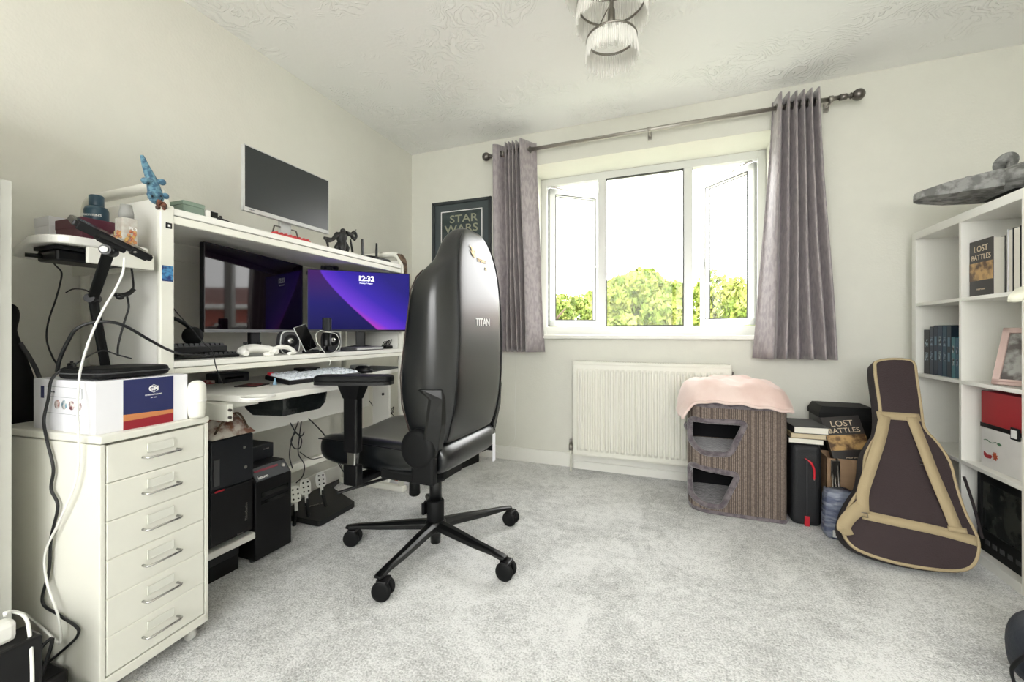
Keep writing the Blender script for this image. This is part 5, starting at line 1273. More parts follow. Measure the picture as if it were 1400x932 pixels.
# LOST BATTLES book lying tilted on the boxes, cover to the room
m_lbc = mat('charcoal_cover', (44, 40, 40), .35); m_relief = mat('gold_relief_print', (186, 150, 96), .4, c2=(84, 58, 34), scale=24)
def lost_battles(label, T, w, hgt, th, parent_loc, sizef=1.0):
    t = thing('hardback_book', label, 'book', parent_loc)
    Tn = T
    a = M(); a.box(-w/2, w/2, -hgt/2, hgt/2, 0, .0025, .0008, Tn); a.box(-w/2, w/2, -hgt/2, hgt/2, -th, -th+.0025, .0008, Tn); a.box(-w/2, -w/2+.003, -hgt/2, hgt/2, -th, .002, .0008, Tn); obj('cover', a, m_lbc, t, world=True)
    a = M(); a.box(-w/2+.003, w/2-.004, -hgt/2+.004, hgt/2-.004, -th+.0025, 0, 0, Tn); obj('pages', a, m_paper, t, world=True)
    a = M(); a.box(-w/2, w/2, -hgt*.22, hgt*.10, .0025, .003, 0, Tn); obj('cover_print', a, m_relief, t, world=True)
    s = w/.16
    text('lettering', 'LOST', .040*s, Tn @ Matrix.Translation((0, hgt*.34, .0028)), mat('cream_lettering', (214, 196, 170), .4), t, world=True)
    text('lettering', 'BATTLES', .034*s, Tn @ Matrix.Translation((0, hgt*.19, .0028)), mat('cream_lettering', (214, 196, 170), .4), t, world=True)
    text('lettering', 'PHILIP SABIN', .010*s, Tn @ Matrix.Translation((0, -hgt*.38, .0028)), mat('cream_lettering', (214, 196, 170), .4), t, world=True)
    return t
pc_ = at(1156, 592, Y=2.57)
Tb = frameT((pc_.x, 2.552, pc_.z-.028), Vector((1, .05, .14)), Vector((-.10, .45, .9)))
lost_battles('Lost Battles hardback leaning in the cardboard box by the guitar bag', Tb, .165, .235, .034, (pc_.x, 2.53, pc_.z-.12))
# black board and metal item leaning
t = thing('folded_music_stand', 'folded dark metal music stand leaning on the cardboard box', 'stand', (.735, 2.437, 0))
a = M(); a.tube([(-.005, .0, .0), (-.005, .035, .32)], .006, 8); a.tube([(.012, -.004, 0), (.004, .03, .34)], .005, 8); a.tube([(-.02, .004, 0), (-.014, .03, .30)], .005, 8); obj('leg', a, m_gun, t)
a = M(); a.box(-.022, .014, .022, .030, .25, .33, .002); obj('plate', a, m_gun, t)
a = M(); a.ball((-.006, .012, .20), (.010, .010, .018)); obj('clamp', a, m_gun, t)
# plastic bag
pbx, pby = .722, 2.372
t = thing('plastic_bag', 'half-clear plastic bag of blue-grey fabric on the floor by the guitar bag', 'bag', (pbx, pby, 0))
m_poly = mat('cloudy_blue_plastic', (140, 146, 162), .2, c2=(92, 100, 126), scale=9, stretch=(1, 1, 5), bump=.5, bscale=20)
a = M(); rings = []
for z_, k in ((0, .85), (.02, 1.0), (.08, 1.02), (.14, .98), (.19, .95), (.215, .90)):
    rings.append([Vector(((.068+.003*math.sin(q*3+z_*40))*k*abs(math.cos(q*PI/16))**.6*(1 if math.cos(q*PI/16) > 0 else -1), (.045+.003*math.sin(q*5))*k*abs(math.sin(q*PI/16))**.6*(1 if math.sin(q*PI/16) > 0 else -1), z_+.006*math.sin(q*1.1)*(1 if z_ > .2 else 0))) for q in range(32)])
a.loft(rings); obj('bag', a, m_poly, t)
a = M(); a.box(-.042, .062, -.050, -.046, .012, .045, .001); lb = obj('barcode_label', a, m_whiteink, t)
a = M()
for k in range(3): a.box(-.032+k*.024, -.016+k*.024, -.0508, -.0502, .02, .037)
obj('print', a, m_ink, lb)
# dark bags behind the guitar bag
t = thing('black_rucksack', 'black rucksack slumped in the corner behind the guitar bag', 'rucksack', (1.068, 2.60, 0))
a = M(); rings = []
for z_, kx, ky in ((0, .8, .8), (.03, 1, 1), (.15, 1.05, 1.05), (.3, .98, .95), (.42, .8, .8), (.5, .5, .5), (.53, .2, .2)):
    rings.append([Vector((.10*kx*math.cos(q*PI/10), .10*ky*math.sin(q*PI/10)+.01*math.sin(q*3), z_)) for q in range(20)])
a.loft(rings); obj('body', a, m_blackm, t, subd=1)
a = M(); a.tube(spline([(.06, -.10, .42), (.085, -.13, .30), (.09, -.125, .15), (.06, -.11, .05)], 5), .010, 8, flat=.5); obj('strap', a, m_rubber, t)

# ---- guitar bag
G0 = Vector((.95, 2.09, .0)); Gup = Vector((0.0, .40, .80)).normalized(); Gx = Vector((1, .04, 0)).normalized(); Gn = Gx.cross(Gup).normalized()
if Gn.y > 0: Gn = -Gn
gbg = thing('guitar_bag', 'dark brown guitar gig bag with tan straps leaning in the corner', 'guitar bag', (.95, 2.28, 0))
pix = [(1196, 493), (1222, 489), (1250, 494), (1256, 520), (1262, 560), (1266, 585), (1283, 604), (1301, 632), (1310, 665), (1322, 700), (1336, 728), (1341, 748), (1336, 770), (1322, 781), (1298, 783), (1262, 779), (1225, 772), (1188, 761), (1164, 749), (1150, 730), (1151, 708), (1160, 686), (1174, 664), (1178, 642), (1180, 622), (1190, 602), (1199, 588), (1200, 560), (1196, 530), (1193, 505)]
def gp(px, py, off=0): return at_plane(px, py, G0+Gn*off, Gn)
out3 = spline([gp(x, y) for x, y in pix], 3, closed=True)
Tg = frameT(G0, Gx, Gup); Tgi = Tg.inverted()
out2 = [((Tgi @ p).x, (Tgi @ p).y) for p in out3]
ymin = min(y for x, y in out2)
sgn = 1 if (Tg.to_3x3() @ Vector((0, 0, 1))).dot(Gn) > 0 else -1
m_gbag = mat('dark_brown_canvas', (58, 46, 48), .85, bump=.25, bscale=220)
m_gside = mat('black_brown_canvas', (40, 33, 34), .85, bump=.2, bscale=200)
m_tan = mat('tan_webbing', (180, 162, 128), .8, bump=.2, bscale=300)
cxg = sum(x for x, y in out2)/len(out2); cyg = sum(y for x, y in out2)/len(out2)
def scl(k): return [(cxg+(x-cxg)*k, cyg+(y-cyg)*k) for x, y in out2]
def inset(o, d):
    n = len(o); r_ = []
    for i in range(n):
        a = Vector(o[i-1]); b = Vector(o[(i+1) % n]); t = (b-a).normalized(); nn = Vector((-t.y, t.x)); p = Vector(o[i])
        r_.append(tuple(p+nn*d))
    return r_
area = sum(out2[i-1][0]*out2[i][1]-out2[i][0]*out2[i-1][1] for i in range(len(out2)))
sd = 1 if area > 0 else -1
TH = .085
a = M(); a.loft([[Vector((x, y, sgn*z_)) for x, y in (out2 if d == 0 else inset(out2, sd*d))] for z_, d in ((-TH, .02), (-TH+.012, .004), (-.05, 0), (-.012, 0), (.0, .003))], Tg, smooth=True); obj('side_gusset', a, m_gside, gbg, world=True)
a = M(); a.loft([[Vector((x, y, sgn*z_)) for x, y in inset(out2, sd*d)] for z_, d in ((.0, .006), (.006, .012), (.008, .02))], Tg); obj('back_panel', a, m_gbag, gbg, world=True)
a = M(); a.tube([Tg @ Vector((x, y, sgn*.003)) for x, y in inset(out2, sd*.008)], .0065, 8, closed=True); obj('piping', a, m_tan, gbg, world=True)
def strap(pts, w, name='strap', off=.010, lift=None):
    P3 = [gp(x, y, off+(lift[i] if lift else 0)) for i, (x, y) in enumerate(pts)]; s3 = spline(P3, 6)
    a = M(); L1 = []; R1 = []
    for i, p in enumerate(s3):
        t = (s3[min(i+1, len(s3)-1)]-s3[max(i-1, 0)]).normalized(); sd_ = t.cross(Gn).normalized()*w/2; L1.append(p-sd_); R1.append(p+sd_)
    a.sheet([L1, R1]); return obj(name, a, m_tan, gbg, world=True, fix=False, solid=.003)
strap([(1199, 567), (1258, 571)], .034); strap([(1178, 703), (1230, 714), (1290, 727), (1336, 740)], .036)
strap([(1210, 568), (1203, 600), (1190, 640), (1180, 672), (1180, 700)], .042, lift=[0, .012, .018, .015, .004])
strap([(1180, 690), (1160, 708), (1153, 722), (1163, 722)], .048, lift=[.006, .018, .02, .008])
strap([(1246, 570), (1259, 603), (1275, 645), (1292, 685), (1307, 722)], .040, lift=[.0, .012, .015, .012, .002])
strap([(1296, 722), (1322, 726)], .02, off=.014)
for x, y in ((1268, 633), (1176, 703)):
    c = gp(x, y, .020); a = M(); T = frameT(c, Gx, Gup); ringp = [T @ Vector((sx*.026, sy*.008, 0)) for sx, sy in ((-1, -1), (1, -1), (1, 1), (-1, 1))]; a.tube(ringp, .0022, 6, closed=True); obj('buckle', a, m_gun, gbg, world=True)
a = M(); a.tube(spline([gp(1305, 650, -.05)+Vector((.03, 0, 0)), gp(1318, 690, -.05)+Vector((.03, 0, 0)), gp(1334, 735, -.06)+Vector((.02, 0, 0))], 5), .006, 8, flat=.6); obj('carry_handle', a, m_gside, gbg, world=True)

# ================================================================== BOOKCASE (right)
KX = 1.175; KD = .39; KY0, KY1 = 2.045, 2.835; KT = 1.475
ks = thing('cube_bookcase', 'white open cube bookcase against the right side of the room', 'bookcase', (KX+KD/2, (KY0+KY1)/2, 0))
def kob(n, a, mt=m_lam): return obj(n, a, mt, ks, world=True)
kob('top', M().box(KX, KX+KD, KY0, KY1, KT-.038, KT, .0015)); kob('bottom', M().box(KX, KX+KD, KY0+.038, KY1-.038, 0, .038, .0015))
kob('side', M().box(KX, KX+KD, KY0, KY0+.038, 0, KT-.038, .0015)); kob('side', M().box(KX, KX+KD, KY1-.038, KY1, 0, KT-.038, .0015))
KM = 2.437; kob('divider', M().box(KX+.002, KX+KD, KM-.008, KM+.008, .038, KT-.038, .001))
KS = [.392, .742, 1.105]
for z in KS:
    kob('shelf', M().box(KX+.002, KX+KD, KY0+.038, KM-.008, z-.016, z, .001)); kob('shelf', M().box(KX+.002, KX+KD, KM+.008, KY1-.038, z-.016, z, .001))
# second unit beyond the frame edge, nearer the camera
a = M()
ks2 = thing('cube_bookcase', 'white bookcase at the extreme right edge of the photo, nearer the camera', 'bookcase', (KX+KD/2, 1.80, 0))
# (only its far side panel can enter the frame)
kx2 = KX+.02
obj('side', M().box(kx2, KX+KD, 2.018, 2.04, 0, KT-.01, .0015), m_lam, ks2, world=True)
obj('side', M().box(kx2, KX+KD, 1.62, 1.642, 0, KT-.01, .0015), m_lam, ks2, world=True)
for z in (.02, .37, .70, 1.036, KT-.03): obj('shelf', M().box(kx2, KX+KD, 1.642, 2.018, z, z+.02, .0015), m_lam, ks2, world=True)

# ---- upright books in the far middle cell
bcols = [(30, 32, 36), (38, 52, 70), (22, 40, 62), (26, 50, 76), (34, 70, 92), (24, 44, 60), (60, 118, 130), (40, 88, 112), (20, 26, 34), (34, 44, 54)]
desc = ['thick black book at the far end of the blue book row', 'slate blue hardback second from the far end of the row', 'navy hardback third from the far end of the row', 'dark blue hardback in the middle of the book row', 'steel blue hardback beside the dark blue one', 'deep navy book next to the pale teal spines', 'shorter pale teal paperback in the blue book row', 'shorter mid-blue paperback beside the teal one', 'black paperback next to the divider in the blue row', 'slim dark grey book touching the cube divider']
y = KY1-.045
ths = [.05, .032, .036, .034, .032, .034, .026, .026, .024, .02]
hts = [.225, .24, .245, .245, .24, .24, .19, .185, .225, .235]
bp_ = None
for k in range(10):
    th = ths[k]; y -= th+.002
    t = thing('book', desc[k], 'book', (KX+.03, y, KS[1]), 0, 'blue books upright in the bookcase')
    hgt = hts[k]
    cv = mat('spine_%s' % 'abcdefghij'[k], bcols[k], .45)
    a = M(); a.box(0, .16, 0, .0025, 0, hgt, .0006); a.box(0, .16, th-.0025, th, 0, hgt, .0006); a.box(0, .003, 0, th, 0, hgt, .0008); obj('cover', a, cv, t)
    a = M(); a.box(.003, .155, .0025, th-.0025, .004, hgt-.004); obj('pages', a, m_paper, t)
    a = M()
    for q in range(2): a.box(-.0006, 0, th*.25, th*.75, hgt*(.30+.3*q), hgt*(.48+.3*q))
    obj('spine_print', a, mat('spine_ink_%d' % (k % 3), ((150, 170, 180), (120, 140, 160), (170, 190, 190))[k % 3], .5, c2=bcols[k], scale=70) if k % 3 != 2 else mat('spine_ink_x', (90, 120, 140), .5), t)
# ---- upper near cell: Lost Battles face-out and two others
TbA = frameT((1.205, 2.352, KS[2]+.119), Vector((0, -1, 0)), Vector((0, 0, 1)))
lost_battles('Lost Battles hardback standing on the upper bookcase shelf', TbA, .145, .236, .036, (1.205, 2.352, KS[2]))
def upright(label, x, y, rz, w, th, hgt, mt, pr=None):
    t = thing('book', label, 'book', (x, y, KS[2]), rz)
    a = M(); a.box(0, w, 0, .0025, 0, hgt, .0006); a.box(0, w, th-.0025, th, 0, hgt, .0006); a.box(w-.003, w, 0, th, 0, hgt, .0008); obj('cover', a, mt, t)
    a = M(); a.box(.004, w-.003, .0025, th-.0025, .004, hgt-.004); obj('pages', a, m_paper, t)
    if pr: a = M(); a.box(.02, w-.02, -.0006, 0, hgt*.25, hgt*.75); obj('cover_print', a, pr, t)
upright('white hardback behind the Lost Battles book on the upper shelf', 1.235, 2.215, R(4), .20, .042, .255, m_card)
upright('black picture-covered book at the right of the upper shelf', 1.215, 2.16, R(4), .19, .035, .25, mcov1, mat('picture_print', (60, 60, 66), .4, c2=(190, 150, 140), scale=18))
t = thing('book', 'slim black book leaning on the divider in the upper far cell', 'book', (KX+.02, KM+.014, KS[2]+.001), 0, None, rot=(R(5), 0, 0))
a = M(); a.box(0, .15, 0, .012, 0, .20, .001); obj('cover', a, mcov1, t); a = M(); a.box(.002, .151, .003, .009, .003, .197); obj('pages', a, m_paper, t)
# pink photo frame
m_rose = mat('rose_painted_wood', (206, 180, 172), .5)
t = thing('photo_frame', 'pink wooden photo frame leaning in the middle bookcase cell', 'photo frame', (1.225, 2.163, KS[1]+.005), 0, None, rot=(0, R(20), R(38)))
a = M(); fw_, fh_, fb = .17, .235, .022
a.box(-.010, .006, -fw_/2, -fw_/2+fb, 0, fh_, .002); a.box(-.010, .006, fw_/2-fb, fw_/2, 0, fh_, .002); a.box(-.010, .006, -fw_/2, fw_/2, 0, fb, .002); a.box(-.010, .006, -fw_/2, fw_/2, fh_-fb, fh_, .002); obj('frame', a, m_rose, t)
a = M(); a.box(-.004, -.002, -fw_/2+fb, fw_/2-fb, fb, fh_-fb); obj('photo', a, mat('grey_photo', (168, 168, 164), .3, c2=(96, 90, 88), scale=22), t)
a = M(); a.box(-.012, -.010, -fw_/2+fb*.45, -fw_/2+fb*.55, .01, fh_-.01); a.box(-.012, -.010, -fw_/2, fw_/2, fb*.45, fb*.55); obj('groove', a, mat('rose_dark', (170, 140, 134), .5), t)
# white plush limb hanging over
t = thing('white_ornament', 'smooth white tusk-shaped ornament poking past the right bookcase upright', 'ornament', (1.10, 1.98, 1.07))
a = M(); A0 = at(1380, 411, d=1.35); A1 = at(1392, 405, d=1.34); A2 = at(1415, 398, d=1.36); A3 = Vector((1.30, 1.86, 1.080))
a.tube(spline([A0, A1, A2, A3], 5), [.006, .010, .013, .015, .017, .018, .019, .020, .021, .022, .022, .022, .022, .022, .022, .022][:16], 12); obj('body', a, mat('cream_ceramic', (236, 234, 216), .4), t, world=True)
a = M(); a.ball(A0, .0055, n=10, m=6); obj('tip', a, mat('cream_ceramic', (236, 234, 216), .4), t, world=True)
# red and white storage box
gx0, gx1 = KX+.03, KX+.33
t = thing('storage_box', 'red-over-white storage box with black band in the bookcase', 'box', (KX+.19, 2.245, KS[0]))
bw_, bh_ = .145, .315
yb0, yb1 = 2.10-2.245, 2.375-2.245
a = M(); a.box(-.15, .15, yb0, yb1, 0, bh_*.54, .002); obj('body', a, mat('white_box_card', (232, 230, 228), .5), t)
a = M(); a.box(-.15, .15, yb0, yb1, bh_*.54, bh_, .002); obj('upper_half', a, mat('deep_red_card', (168, 34, 44), .5), t)
a = M(); a.box(-.153, .15, yb0-.001, yb1+.001, bh_*.52, bh_*.575, .001); obj('band', a, m_black, t)
a = M(); a.box(-.157, -.150, -.09, -.045, bh_*.47, bh_*.62, .003); ob = obj('clasp', a, m_black, t)
a = M(); a.box(-.159, -.157, -.082, -.053, bh_*.495, bh_*.595, .002); obj('clasp_plate', a, m_whiteink, ob)
T = frameT((-.1512, .08, bh_*.35), (0, -1, 0), (0, 0, 1))
a = M(); a.tube([T @ Vector(v) for v in [(x*.01-.03, .004*math.sin(x*1.1), 0) for x in range(8)]], .0018, 5); a.prism([(.045, .0), (.055, .006), (.070, .001), (.060, -.006)], -.001, .001, T); obj('sprig_print', a, mat('leaf_green', (72, 116, 84), .5), t)
a = M(); T = frameT((-.1512, .07, bh_*.16), (0, -1, 0), (0, 0, 1)); a.prism([(-.04, .012), (-.02, .003), (0, .006), (.008, .0), (-.002, -.010), (-.025, -.012), (-.04, -.004)], -.001, .001, T); obj('red_print', a, mat('deep_red_card', (168, 34, 44), .5), t)
a = M(); st_ = [((.024+(.016 if q % 2 else .008)*math.cos(q*PI/8)), (.006+(.017 if q % 2 else .009)*math.sin(q*PI/8))) for q in range(16)]; a.prism(st_, -.0012, .0012, T); obj('orange_print', a, mat('burnt_orange', (186, 84, 50), .5), t)
# black glass-fronted box in the bottom cell
t = thing('display_case', 'black glass-fronted case in the bottom bookcase cell', 'case', (KX+.18, 2.245, .038))
a = M(); a.box(-.135, .15, -.14, .14, 0, .315, .004); obj('body', a, m_black, t)
a = M(); a.box(-.145, -.136, -.145, -.12, 0, .32, .002); a.box(-.145, -.136, .12, .145, 0, .32, .002); a.box(-.145, -.136, -.12, .12, .29, .32, .002); a.box(-.145, -.136, -.12, .12, 0, .09, .002); obj('front_frame', a, m_blackm, t)
a = M(); a.box(-.139, -.1365, -.12, .12, .09, .29); obj('glass', a, mat('smoked_glass', (30, 34, 34), .08, c2=(64, 66, 62), scale=14), t)
a = M()
for k in range(5): a.box(-.147, -.145, -.10+k*.042, -.075+k*.042, .035, .055, .001)
obj('button', a, m_rubber, t)
# model spaceship (generic)
m_ship = mat('weathered_grey_model', (150, 150, 148), .6, c2=(110, 110, 108), scale=30, bump=.6, bscale=60)
m_ship2 = mat('dark_grey_model', (92, 94, 94), .6, c2=(66, 68, 68), scale=40, bump=.6, bscale=70)
shp = thing('model_spaceship', 'large grey model spaceship with dish on top of the bookcase', 'model', (1.36, 2.36, KT))
n0 = Vector((1.03, 2.47, 1.572)); cS = Vector((1.42, 2.35, 1.578))
ax_ = (Vector((n0.x, n0.y, n0.z))-cS); Ls = ax_.length; ax_.normalize(); TS = frameT(cS, ax_, Vector((ax_.y, -ax_.x, 0))*-1)
def disc(cx, rx_, ry_, z0, z1, k1=1.0, n=32): return [[Vector((cx+rx_*math.cos(q*2*PI/n)*k, ry_*math.sin(q*2*PI/n)*k, z)) for q in range(n)] for k, z in ((.55*k1, z0), (.97*k1, z0*.35), (1.0*k1, 0), (.97*k1, z1*.3), (.6*k1, z1*.85), (.2*k1, z1))]
a = M(); a.loft(disc(0, .24, .21, -.062, .066), TS); obj('hull', a, m_ship, shp, world=True)
for sy in (-1, 1):
    a = M(); a.loft([[TS @ Vector((x, sy*y, z)) for x, y, z in ((.14, .015, -.046), (.16, .15, -.040), (.16, .15, .03), (.14, .015, .04))], [TS @ Vector((x, sy*y, z)) for x, y, z in ((.30, .012, -.036), (.30, .11, -.030), (.30, .11, .024), (.30, .012, .030))], [TS @ Vector((x, sy*y, z)) for x, y, z in ((Ls, .015, -.020), (Ls-.02, .07, -.016), (Ls-.02, .07, .012), (Ls, .015, .014))]], smooth=False); obj('prong', a, m_ship, shp, world=True, bevel=.002)
a = M(); 
for k in range(16): x = -.15+k*.028; yy_ = .05*math.sin(k*2.3); a.box(x-.010, x+.012, yy_-.03, yy_+.03, .045-.002*abs(k-6), .066-.003*abs(k-6), .002, TS)
for k in range(9): x = .16+k*.022; a.box(x, x+.012, -.045+.01*math.sin(k*3), -.02, .012, .028-.0008*k, .001, TS)
obj('hull_detail', a, m_ship2, shp, world=True)
a = M(); a.cyl(TS @ Vector((Ls-.03, -.045, 0)), TS @ Vector((Ls-.004, -.045, 0)), .014, .012, n=14); obj('nose_port', a, m_black, shp, world=True)
a = M(); Td = TS @ Matrix.Translation((.11, -.05, .098)) @ Matrix.Rotation(R(55), 4, 'X') @ Matrix.Rotation(R(20), 4, 'Y'); a.lathe([(0, -.004), (.02, -.002), (.042, .010), (.044, .011), (.040, .012), (.02, .002), (0, 0)], 26, Td); a.tube([TS @ Vector((.11, -.03, .05)), TS @ Vector((.11, -.045, .10))], .007, 8); obj('dish', a, m_ship, shp, world=True)
a = M(); a.lathe([(.03, .05), (.035, .055), (.03, .085), (.0, .09)], 18, TS @ Matrix.Translation((-.05, -.02, 0))); obj('turret', a, m_ship2, shp, world=True)
a = M(); a.box(-.07, .07, -.09, .09, 0, .008, .002); a.loft([[Vector((x, y, .008)) for x, y in ((-.05, -.07), (.05, -.07), (.05, .07), (-.05, .07))], [Vector((x, y, .050)) for x, y in ((-.10, -.09), (.08, -.09), (.08, .09), (-.10, .09))]], smooth=False); obj('stand', a, m_black, shp)

# ================================================================== FAR LEFT EDGE
lb = thing('white_bookcase', 'white bookcase at the extreme left edge of the photo', 'bookcase', (-1.70, .25, 0))
obj('side', M().box(-1.98, -1.475, .452, .470, 0, 1.66, .001), m_lam, lb, world=True)
obj('side', M().box(-1.98, -1.475, .05, .068, 0, 1.66, .001), m_lam, lb, world=True)
for z in (.02, .33, .66, .98, 1.30, 1.63): obj('shelf', M().box(-1.97, -1.47, .068, .452, z, z+.02, .001), m_lam, lb, world=True)
obj('back', M().box(-1.985, -1.98, .05, .47, 0, 1.66), m_lam, lb, world=True)
t = thing('white_board', 'tall white panel standing between the left bookcase and the cabinet', 'panel', (-1.735, .494, 0))
obj('board', M().box(-.25, .245, -.009, .009, 0, 1.315, .002), m_lam, t)
obj('edge_strip', M().box(.2451, .2465, -.009, .009, .0, 1.315), mat('edge_grey', (200, 200, 192), .4), t)
# black instrument bag behind cabinet
t = thing('black_gig_bag', 'narrow black gig bag standing between the white panel and wall', 'bag', (-1.905, .648, 0))
a = M(); rings = []
for z_, ry_, oy in ((0, .07, 0), (.02, .08, 0), (.5, .078, .01), (.68, .062, .012), (.80, .046, .0), (.90, .032, -.012), (.95, .024, -.02), (.965, .026, -.022), (.985, .034, -.024), (1.01, .036, -.024), (1.03, .032, -.024), (1.042, .016, -.024)):
    rings.append([Vector((.045*math.cos(q*PI/10), ry_*math.sin(q*PI/10)+oy, z_)) for q in range(20)])
a.loft(rings); obj('body', a, m_blackm, t, subd=1)
a = M(); a.tube(spline([(.04, .0, .92), (.052, .04, .80), (.052, .06, .6)], 4), .006, 6, flat=.6); obj('strap', a, m_rubber, t)
t2 = t
# floor items bottom left
t = thing('power_adapter', 'white power adapter lying at the bottom left corner', 'adapter', (-1.385, .395, 0))
t.location = tuple(at(3, 868, d=.90)[:2])+(0,)
a = M(); pz = at(3, 868, d=.90).z
a.box(-.03, .010, -.02, .02, pz-.02, pz+.025, .010); obj('body', a, m_lam, t)
a = M(); a.box(-.045, .035, -.07, .05, 0, pz-.02, .006); obj('socket_block', a, m_black, t)
t = thing('black_floor_box', 'black box and cable heap on the floor beside the cabinet', 'box', (-1.56, .545, 0), R(5))
a = M(); a.box(-.16, .13, -.027, .027, 0, .10, .006); obj('body', a, m_black, t)
a = M()
for k in range(5): a.tube(spline([(-.1+k*.05, -.01, .10), (-.06+k*.04, .01, .16+.02*math.sin(k*2)), (.0+k*.02, -.01, .15), (.05, .0, .10)], 5), .004, 6)
obj('cable_loop', a, m_cable, t)

# ================================================================== CABLES
def cable(label, pts, r, mt=m_cable, nm='cable'):
    a = M(); a.tube(spline(pts, 8), r, 8); o = obj(nm, a, mt); tag(o, label, 'cable'); return o
def A(px, py, d=None, X=None, Y=None, Z=None): return at(px, py, X=X, Y=Y, Z=Z, d=d)
Xa = -1.30
# white charging cable from the tablet down the cabinet's side
def side(px, py, off=.009):
    # on the cabinet's left side plane (faces -y)
    n = Vector((math.sin(R(5.3)), -math.cos(R(5.3)), 0)); p0 = Vector((-1.5625, .7215, 0))+n*(.14+off); return at_plane(px, py, p0, n)
cable('long white charging cable hanging from the tablet down the cabinet side', [A(170, 352, X=-1.345), A(168, 372, X=-1.34), A(158, 395, X=-1.34), A(140, 425, X=-1.335), A(122, 465, X=-1.335), A(112, 498, X=-1.37), A(108, 520, Y=.590), A(106, 560, Y=.578), side(108, 612, .016), side(103, 660, .016), side(80, 715, .016), side(62, 755, .017), side(64, 795, .018), side(79, 840, .018), side(83, 868, .016), side(80, 879, .012), side(60, 860, .010), side(35, 840, .012), A(14, 836, d=.92), A(6, 842, d=.90)], .0028, m_wcable)
cable('thick black cable looping from the desk over the carton and down the cabinet', [A(282, 486, X=-1.50), A(250, 484, X=-1.50), A(228, 477, X=-1.46), A(200, 462, X=-1.42), A(172, 446, X=-1.40), A(150, 440, X=-1.40), A(125, 441, X=-1.42), A(104, 450, X=-1.44), A(92, 468, X=-1.47), A(82, 490, X=-1.50), A(78, 508, X=-1.53)], .0042)
cable('black cable running from the plug down the left side of the cabinet', [A(102, 500, X=-1.50), A(92, 502, X=-1.52), A(82, 507, Y=.600), A(70, 520, Y=.588), A(66, 545, Y=.586), A(60, 575, Y=.582), side(65, 605, .009), side(73, 640), side(70, 668), side(79, 692), side(70, 735), side(67, 780), side(58, 822), side(80, 840), side(104, 856), side(107, 866), side(96, 880), side(60, 910, .01), side(42, 925, .015)], .0034)
cable('thin black cable trailing from the shelf power supply down to the carton', [A(96, 340, X=-1.66), A(80, 338, X=-1.66), A(66, 342, X=-1.70), A(74, 360, X=-1.74), A(84, 372, X=-1.76), A(82, 388, X=-1.76), A(76, 410, X=-1.76), A(66, 440, X=-1.74), A(64, 465, X=-1.72), A(72, 488, X=-1.67), A(80, 500, X=-1.62)], .0022)
cable('short black cable hanging beside the desk side panel', [A(178, 358, X=-1.60), A(181, 375, X=-1.60), A(182, 395, X=-1.61), A(174, 402, X=-1.60), A(176, 420, X=-1.60), A(170, 440, X=-1.60), A(162, 470, X=-1.60), A(161, 486, X=-1.58)], .0028)
cable('curved black cable between stand joint and plug', [A(90, 400, X=-1.72), A(100, 395, X=-1.70), A(116, 396, X=-1.62), A(127, 403, X=-1.60)], .002)
cable('thin black cable from the carton plug over to the zip case', [A(103, 498, X=-1.50), A(112, 492, X=-1.50), A(128, 483, X=-1.54), A(142, 479, X=-1.56), A(158, 484, X=-1.55), A(180, 490, X=-1.52)], .002)
t = thing('headphone_clip', 'black cable clip hanging behind the tablet stand', 'clip', tuple(A(168, 404, X=-1.57)))
a = M(); a.tube(spline([A(156, 402, X=-1.57), A(164, 404, X=-1.57), A(176, 401, X=-1.57), A(183, 395, X=-1.57)], 5), .0065, 8); obj('band', a, m_cable, t, world=True)
a = M(); a.ball(A(164, 406, X=-1.565), (.010, .010, .008)); obj('pad', a, m_cable, t, world=True)
cable('white thick cable standing up from the adapter at bottom left', [A(6, 838, d=.90), A(20, 836, d=.92), A(36, 846, d=.93), A(42, 880, d=.92), A(44, 915, d=.90), A(44, 950, d=.88)], .0034, m_wcable)
cable('thin black headset cable dropping over the shelf edge to the desktop', [A(232, 410, X=-1.66), A(240, 425, X=-1.60), A(260, 447, X=-1.56), A(278, 468, X=-1.50), A(290, 480, X=-1.495), A(295, 500, X=-1.49), A(302, 518, X=-1.50), A(306, 524, X=-1.51)], .0018)
cable('pair of white earphone wires hanging from shelf before the microphone', [A(434, 470, X=-1.50), A(432, 458, X=-1.52), A(438, 452, X=-1.52), A(448, 454, X=-1.51), A(460, 457, X=-1.51), A(464, 468, X=-1.50), A(458, 480, X=-1.50), A(446, 484, X=-1.495)], .0014, m_wcable)
cable('white earphone wire dropping from shelf to the pale-keyed keyboard', [A(432, 466, X=-1.50), A(438, 474, X=-1.497), A(444, 482, X=-1.495), A(452, 492, X=-1.49), A(450, 500, X=-1.49)], .0014, m_wcable)
# under-desk loops
def ud(px, py, X=-1.60): return at(px, py, X=X)
cable('looped black cable hanging under the desktop tray', [ud(397, 578), ud(404, 590), ud(412, 600), ud(410, 612), ud(402, 612), ud(398, 602), ud(404, 592), ud(412, 596), ud(416, 590)], .0026)
cable('black cable hanging behind the loop under the desk', [ud(x, y, -1.615) for x, y in ((408, 576), (402, 592), (397, 610), (396, 625), (400, 640))], .0026)
cable('long black cable sweeping from under the desk to the pedal set', [ud(x, y, -1.63) for x, y in ((412, 576), (409, 600), (408, 620), (416, 635), (414, 650), (405, 660))], .0026)
cable('black cable swooping under the desk towards the chair', [ud(422, 572), ud(440, 590), ud(452, 608), ud(460, 628), ud(470, 645), ud(480, 656, -1.55), ud(490, 660, -1.5)], .0030)
cable('black cable lying along the crossbar under the desk', [ud(x, y, -1.645) for x, y in ((410, 618), (425, 627), (440, 625), (452, 622), (462, 628), (468, 640))], .0022)
rnd2 = random.Random(11)
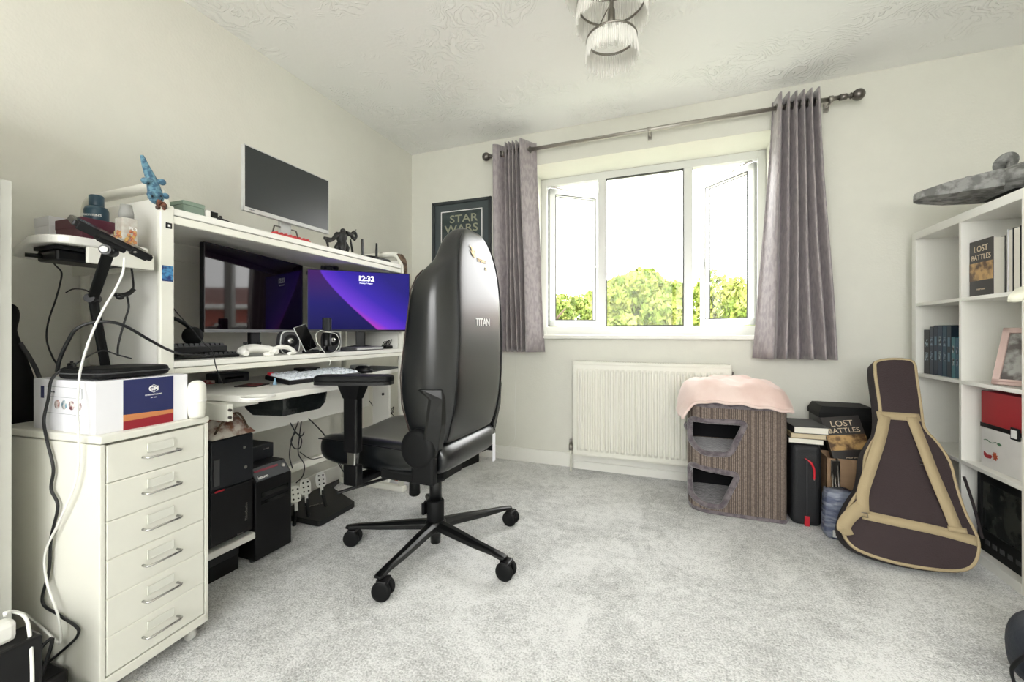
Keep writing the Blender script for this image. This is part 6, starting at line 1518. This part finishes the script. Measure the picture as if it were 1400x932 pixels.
for k, lbx in enumerate(('tangled black cable at the left of the tangle by the desk leg', 'tangled black cable crossing low by the right desk leg', 'tangled black cable crossing high by the right desk leg', 'pale tangled cable among the black ones by the desk leg')):
    xk = -1.82+.012*k
    pts = [A(505+k*3, 548+k*4, X=xk), A(515+rnd2.randint(-4, 4), 562+rnd2.randint(-6, 6), X=xk), A(528+rnd2.randint(-4, 4), 566+rnd2.randint(-10, 10), X=xk), A(538, 556+k*7, X=xk), A(520-k*3, 580-k*3, X=xk), A(512+k*3, 590, X=xk)]
    cable(lbx, pts, .0025, m_wcable if k == 3 else m_cable)
cable('thin cable running along the skirting by the radiator', [A(655, 590, Y=2.78), A(668, 606, Y=2.80), A(680, 618, Y=2.85), A(700, 628, Y=2.88), A(730, 634, Y=2.895), A(765, 637, Y=2.90)], .002, m_wcable)
cable('thin loop of pale wire on the wall left of the radiator', [A(707, 380, Y=2.918), A(706, 480, Y=2.918), A(704, 560, Y=2.916), A(704, 598, Y=2.905), A(698, 606, Y=2.89), A(694, 616, Y=2.88), A(699, 625, Y=2.88), A(706, 620, Y=2.88), A(706, 608, Y=2.89)], .0013, m_wcable)
# dark bag at the bottom right corner
p = at(1396, 900, Z=0)
bp = at(1408, 890, Z=.10)
t = thing('dark_backpack', 'dark blue-black backpack edge at the bottom right corner', 'backpack', (bp.x+.09, bp.y+.02, 0))
a = M(); rings = []
for z_, k in ((0, .85), (.03, 1.0), (.09, 1.05), (.14, 1.0), (.175, .8), (.19, .4)):
    rings.append([Vector((.115*k*math.cos(q*PI/10), .10*k*math.sin(q*PI/10), z_)) for q in range(20)])
a.loft(rings); obj('body', a, mat('midnight_nylon', (28, 34, 44), .6, bump=.3, bscale=60), t, subd=1)
a = M(); a.tube(spline([(-.10, -.05, .12), (-.135, -.04, .06), (-.125, -.03, .01)], 5), .008, 8, flat=.5); obj('strap', a, m_blackm, t)

# ================================================================== LIGHT
w = bpy.data.worlds.new('overcast_sky'); SC.world = w; w.use_nodes = True; nt = w.node_tree
bg = nt.nodes['Background']; 
tc = nt.nodes.new('ShaderNodeTexCoord'); sp = nt.nodes.new('ShaderNodeSeparateXYZ'); nt.links.new(tc.outputs['Generated'], sp.inputs[0])
rp = nt.nodes.new('ShaderNodeValToRGB'); e = rp.color_ramp.elements; e[0].position = .35; e[0].color = (.62, .62, .58, 1); e[1].position = .55; e[1].color = (1, 1, .985, 1)
mr = nt.nodes.new('ShaderNodeMath'); mr.operation = 'MULTIPLY_ADD'; mr.inputs[1].default_value = .5; mr.inputs[2].default_value = .5; nt.links.new(sp.outputs['Z'], mr.inputs[0])
nt.links.new(mr.outputs[0], rp.inputs['Fac']); nt.links.new(rp.outputs['Color'], bg.inputs['Color']); bg.inputs['Strength'].default_value = 4.0
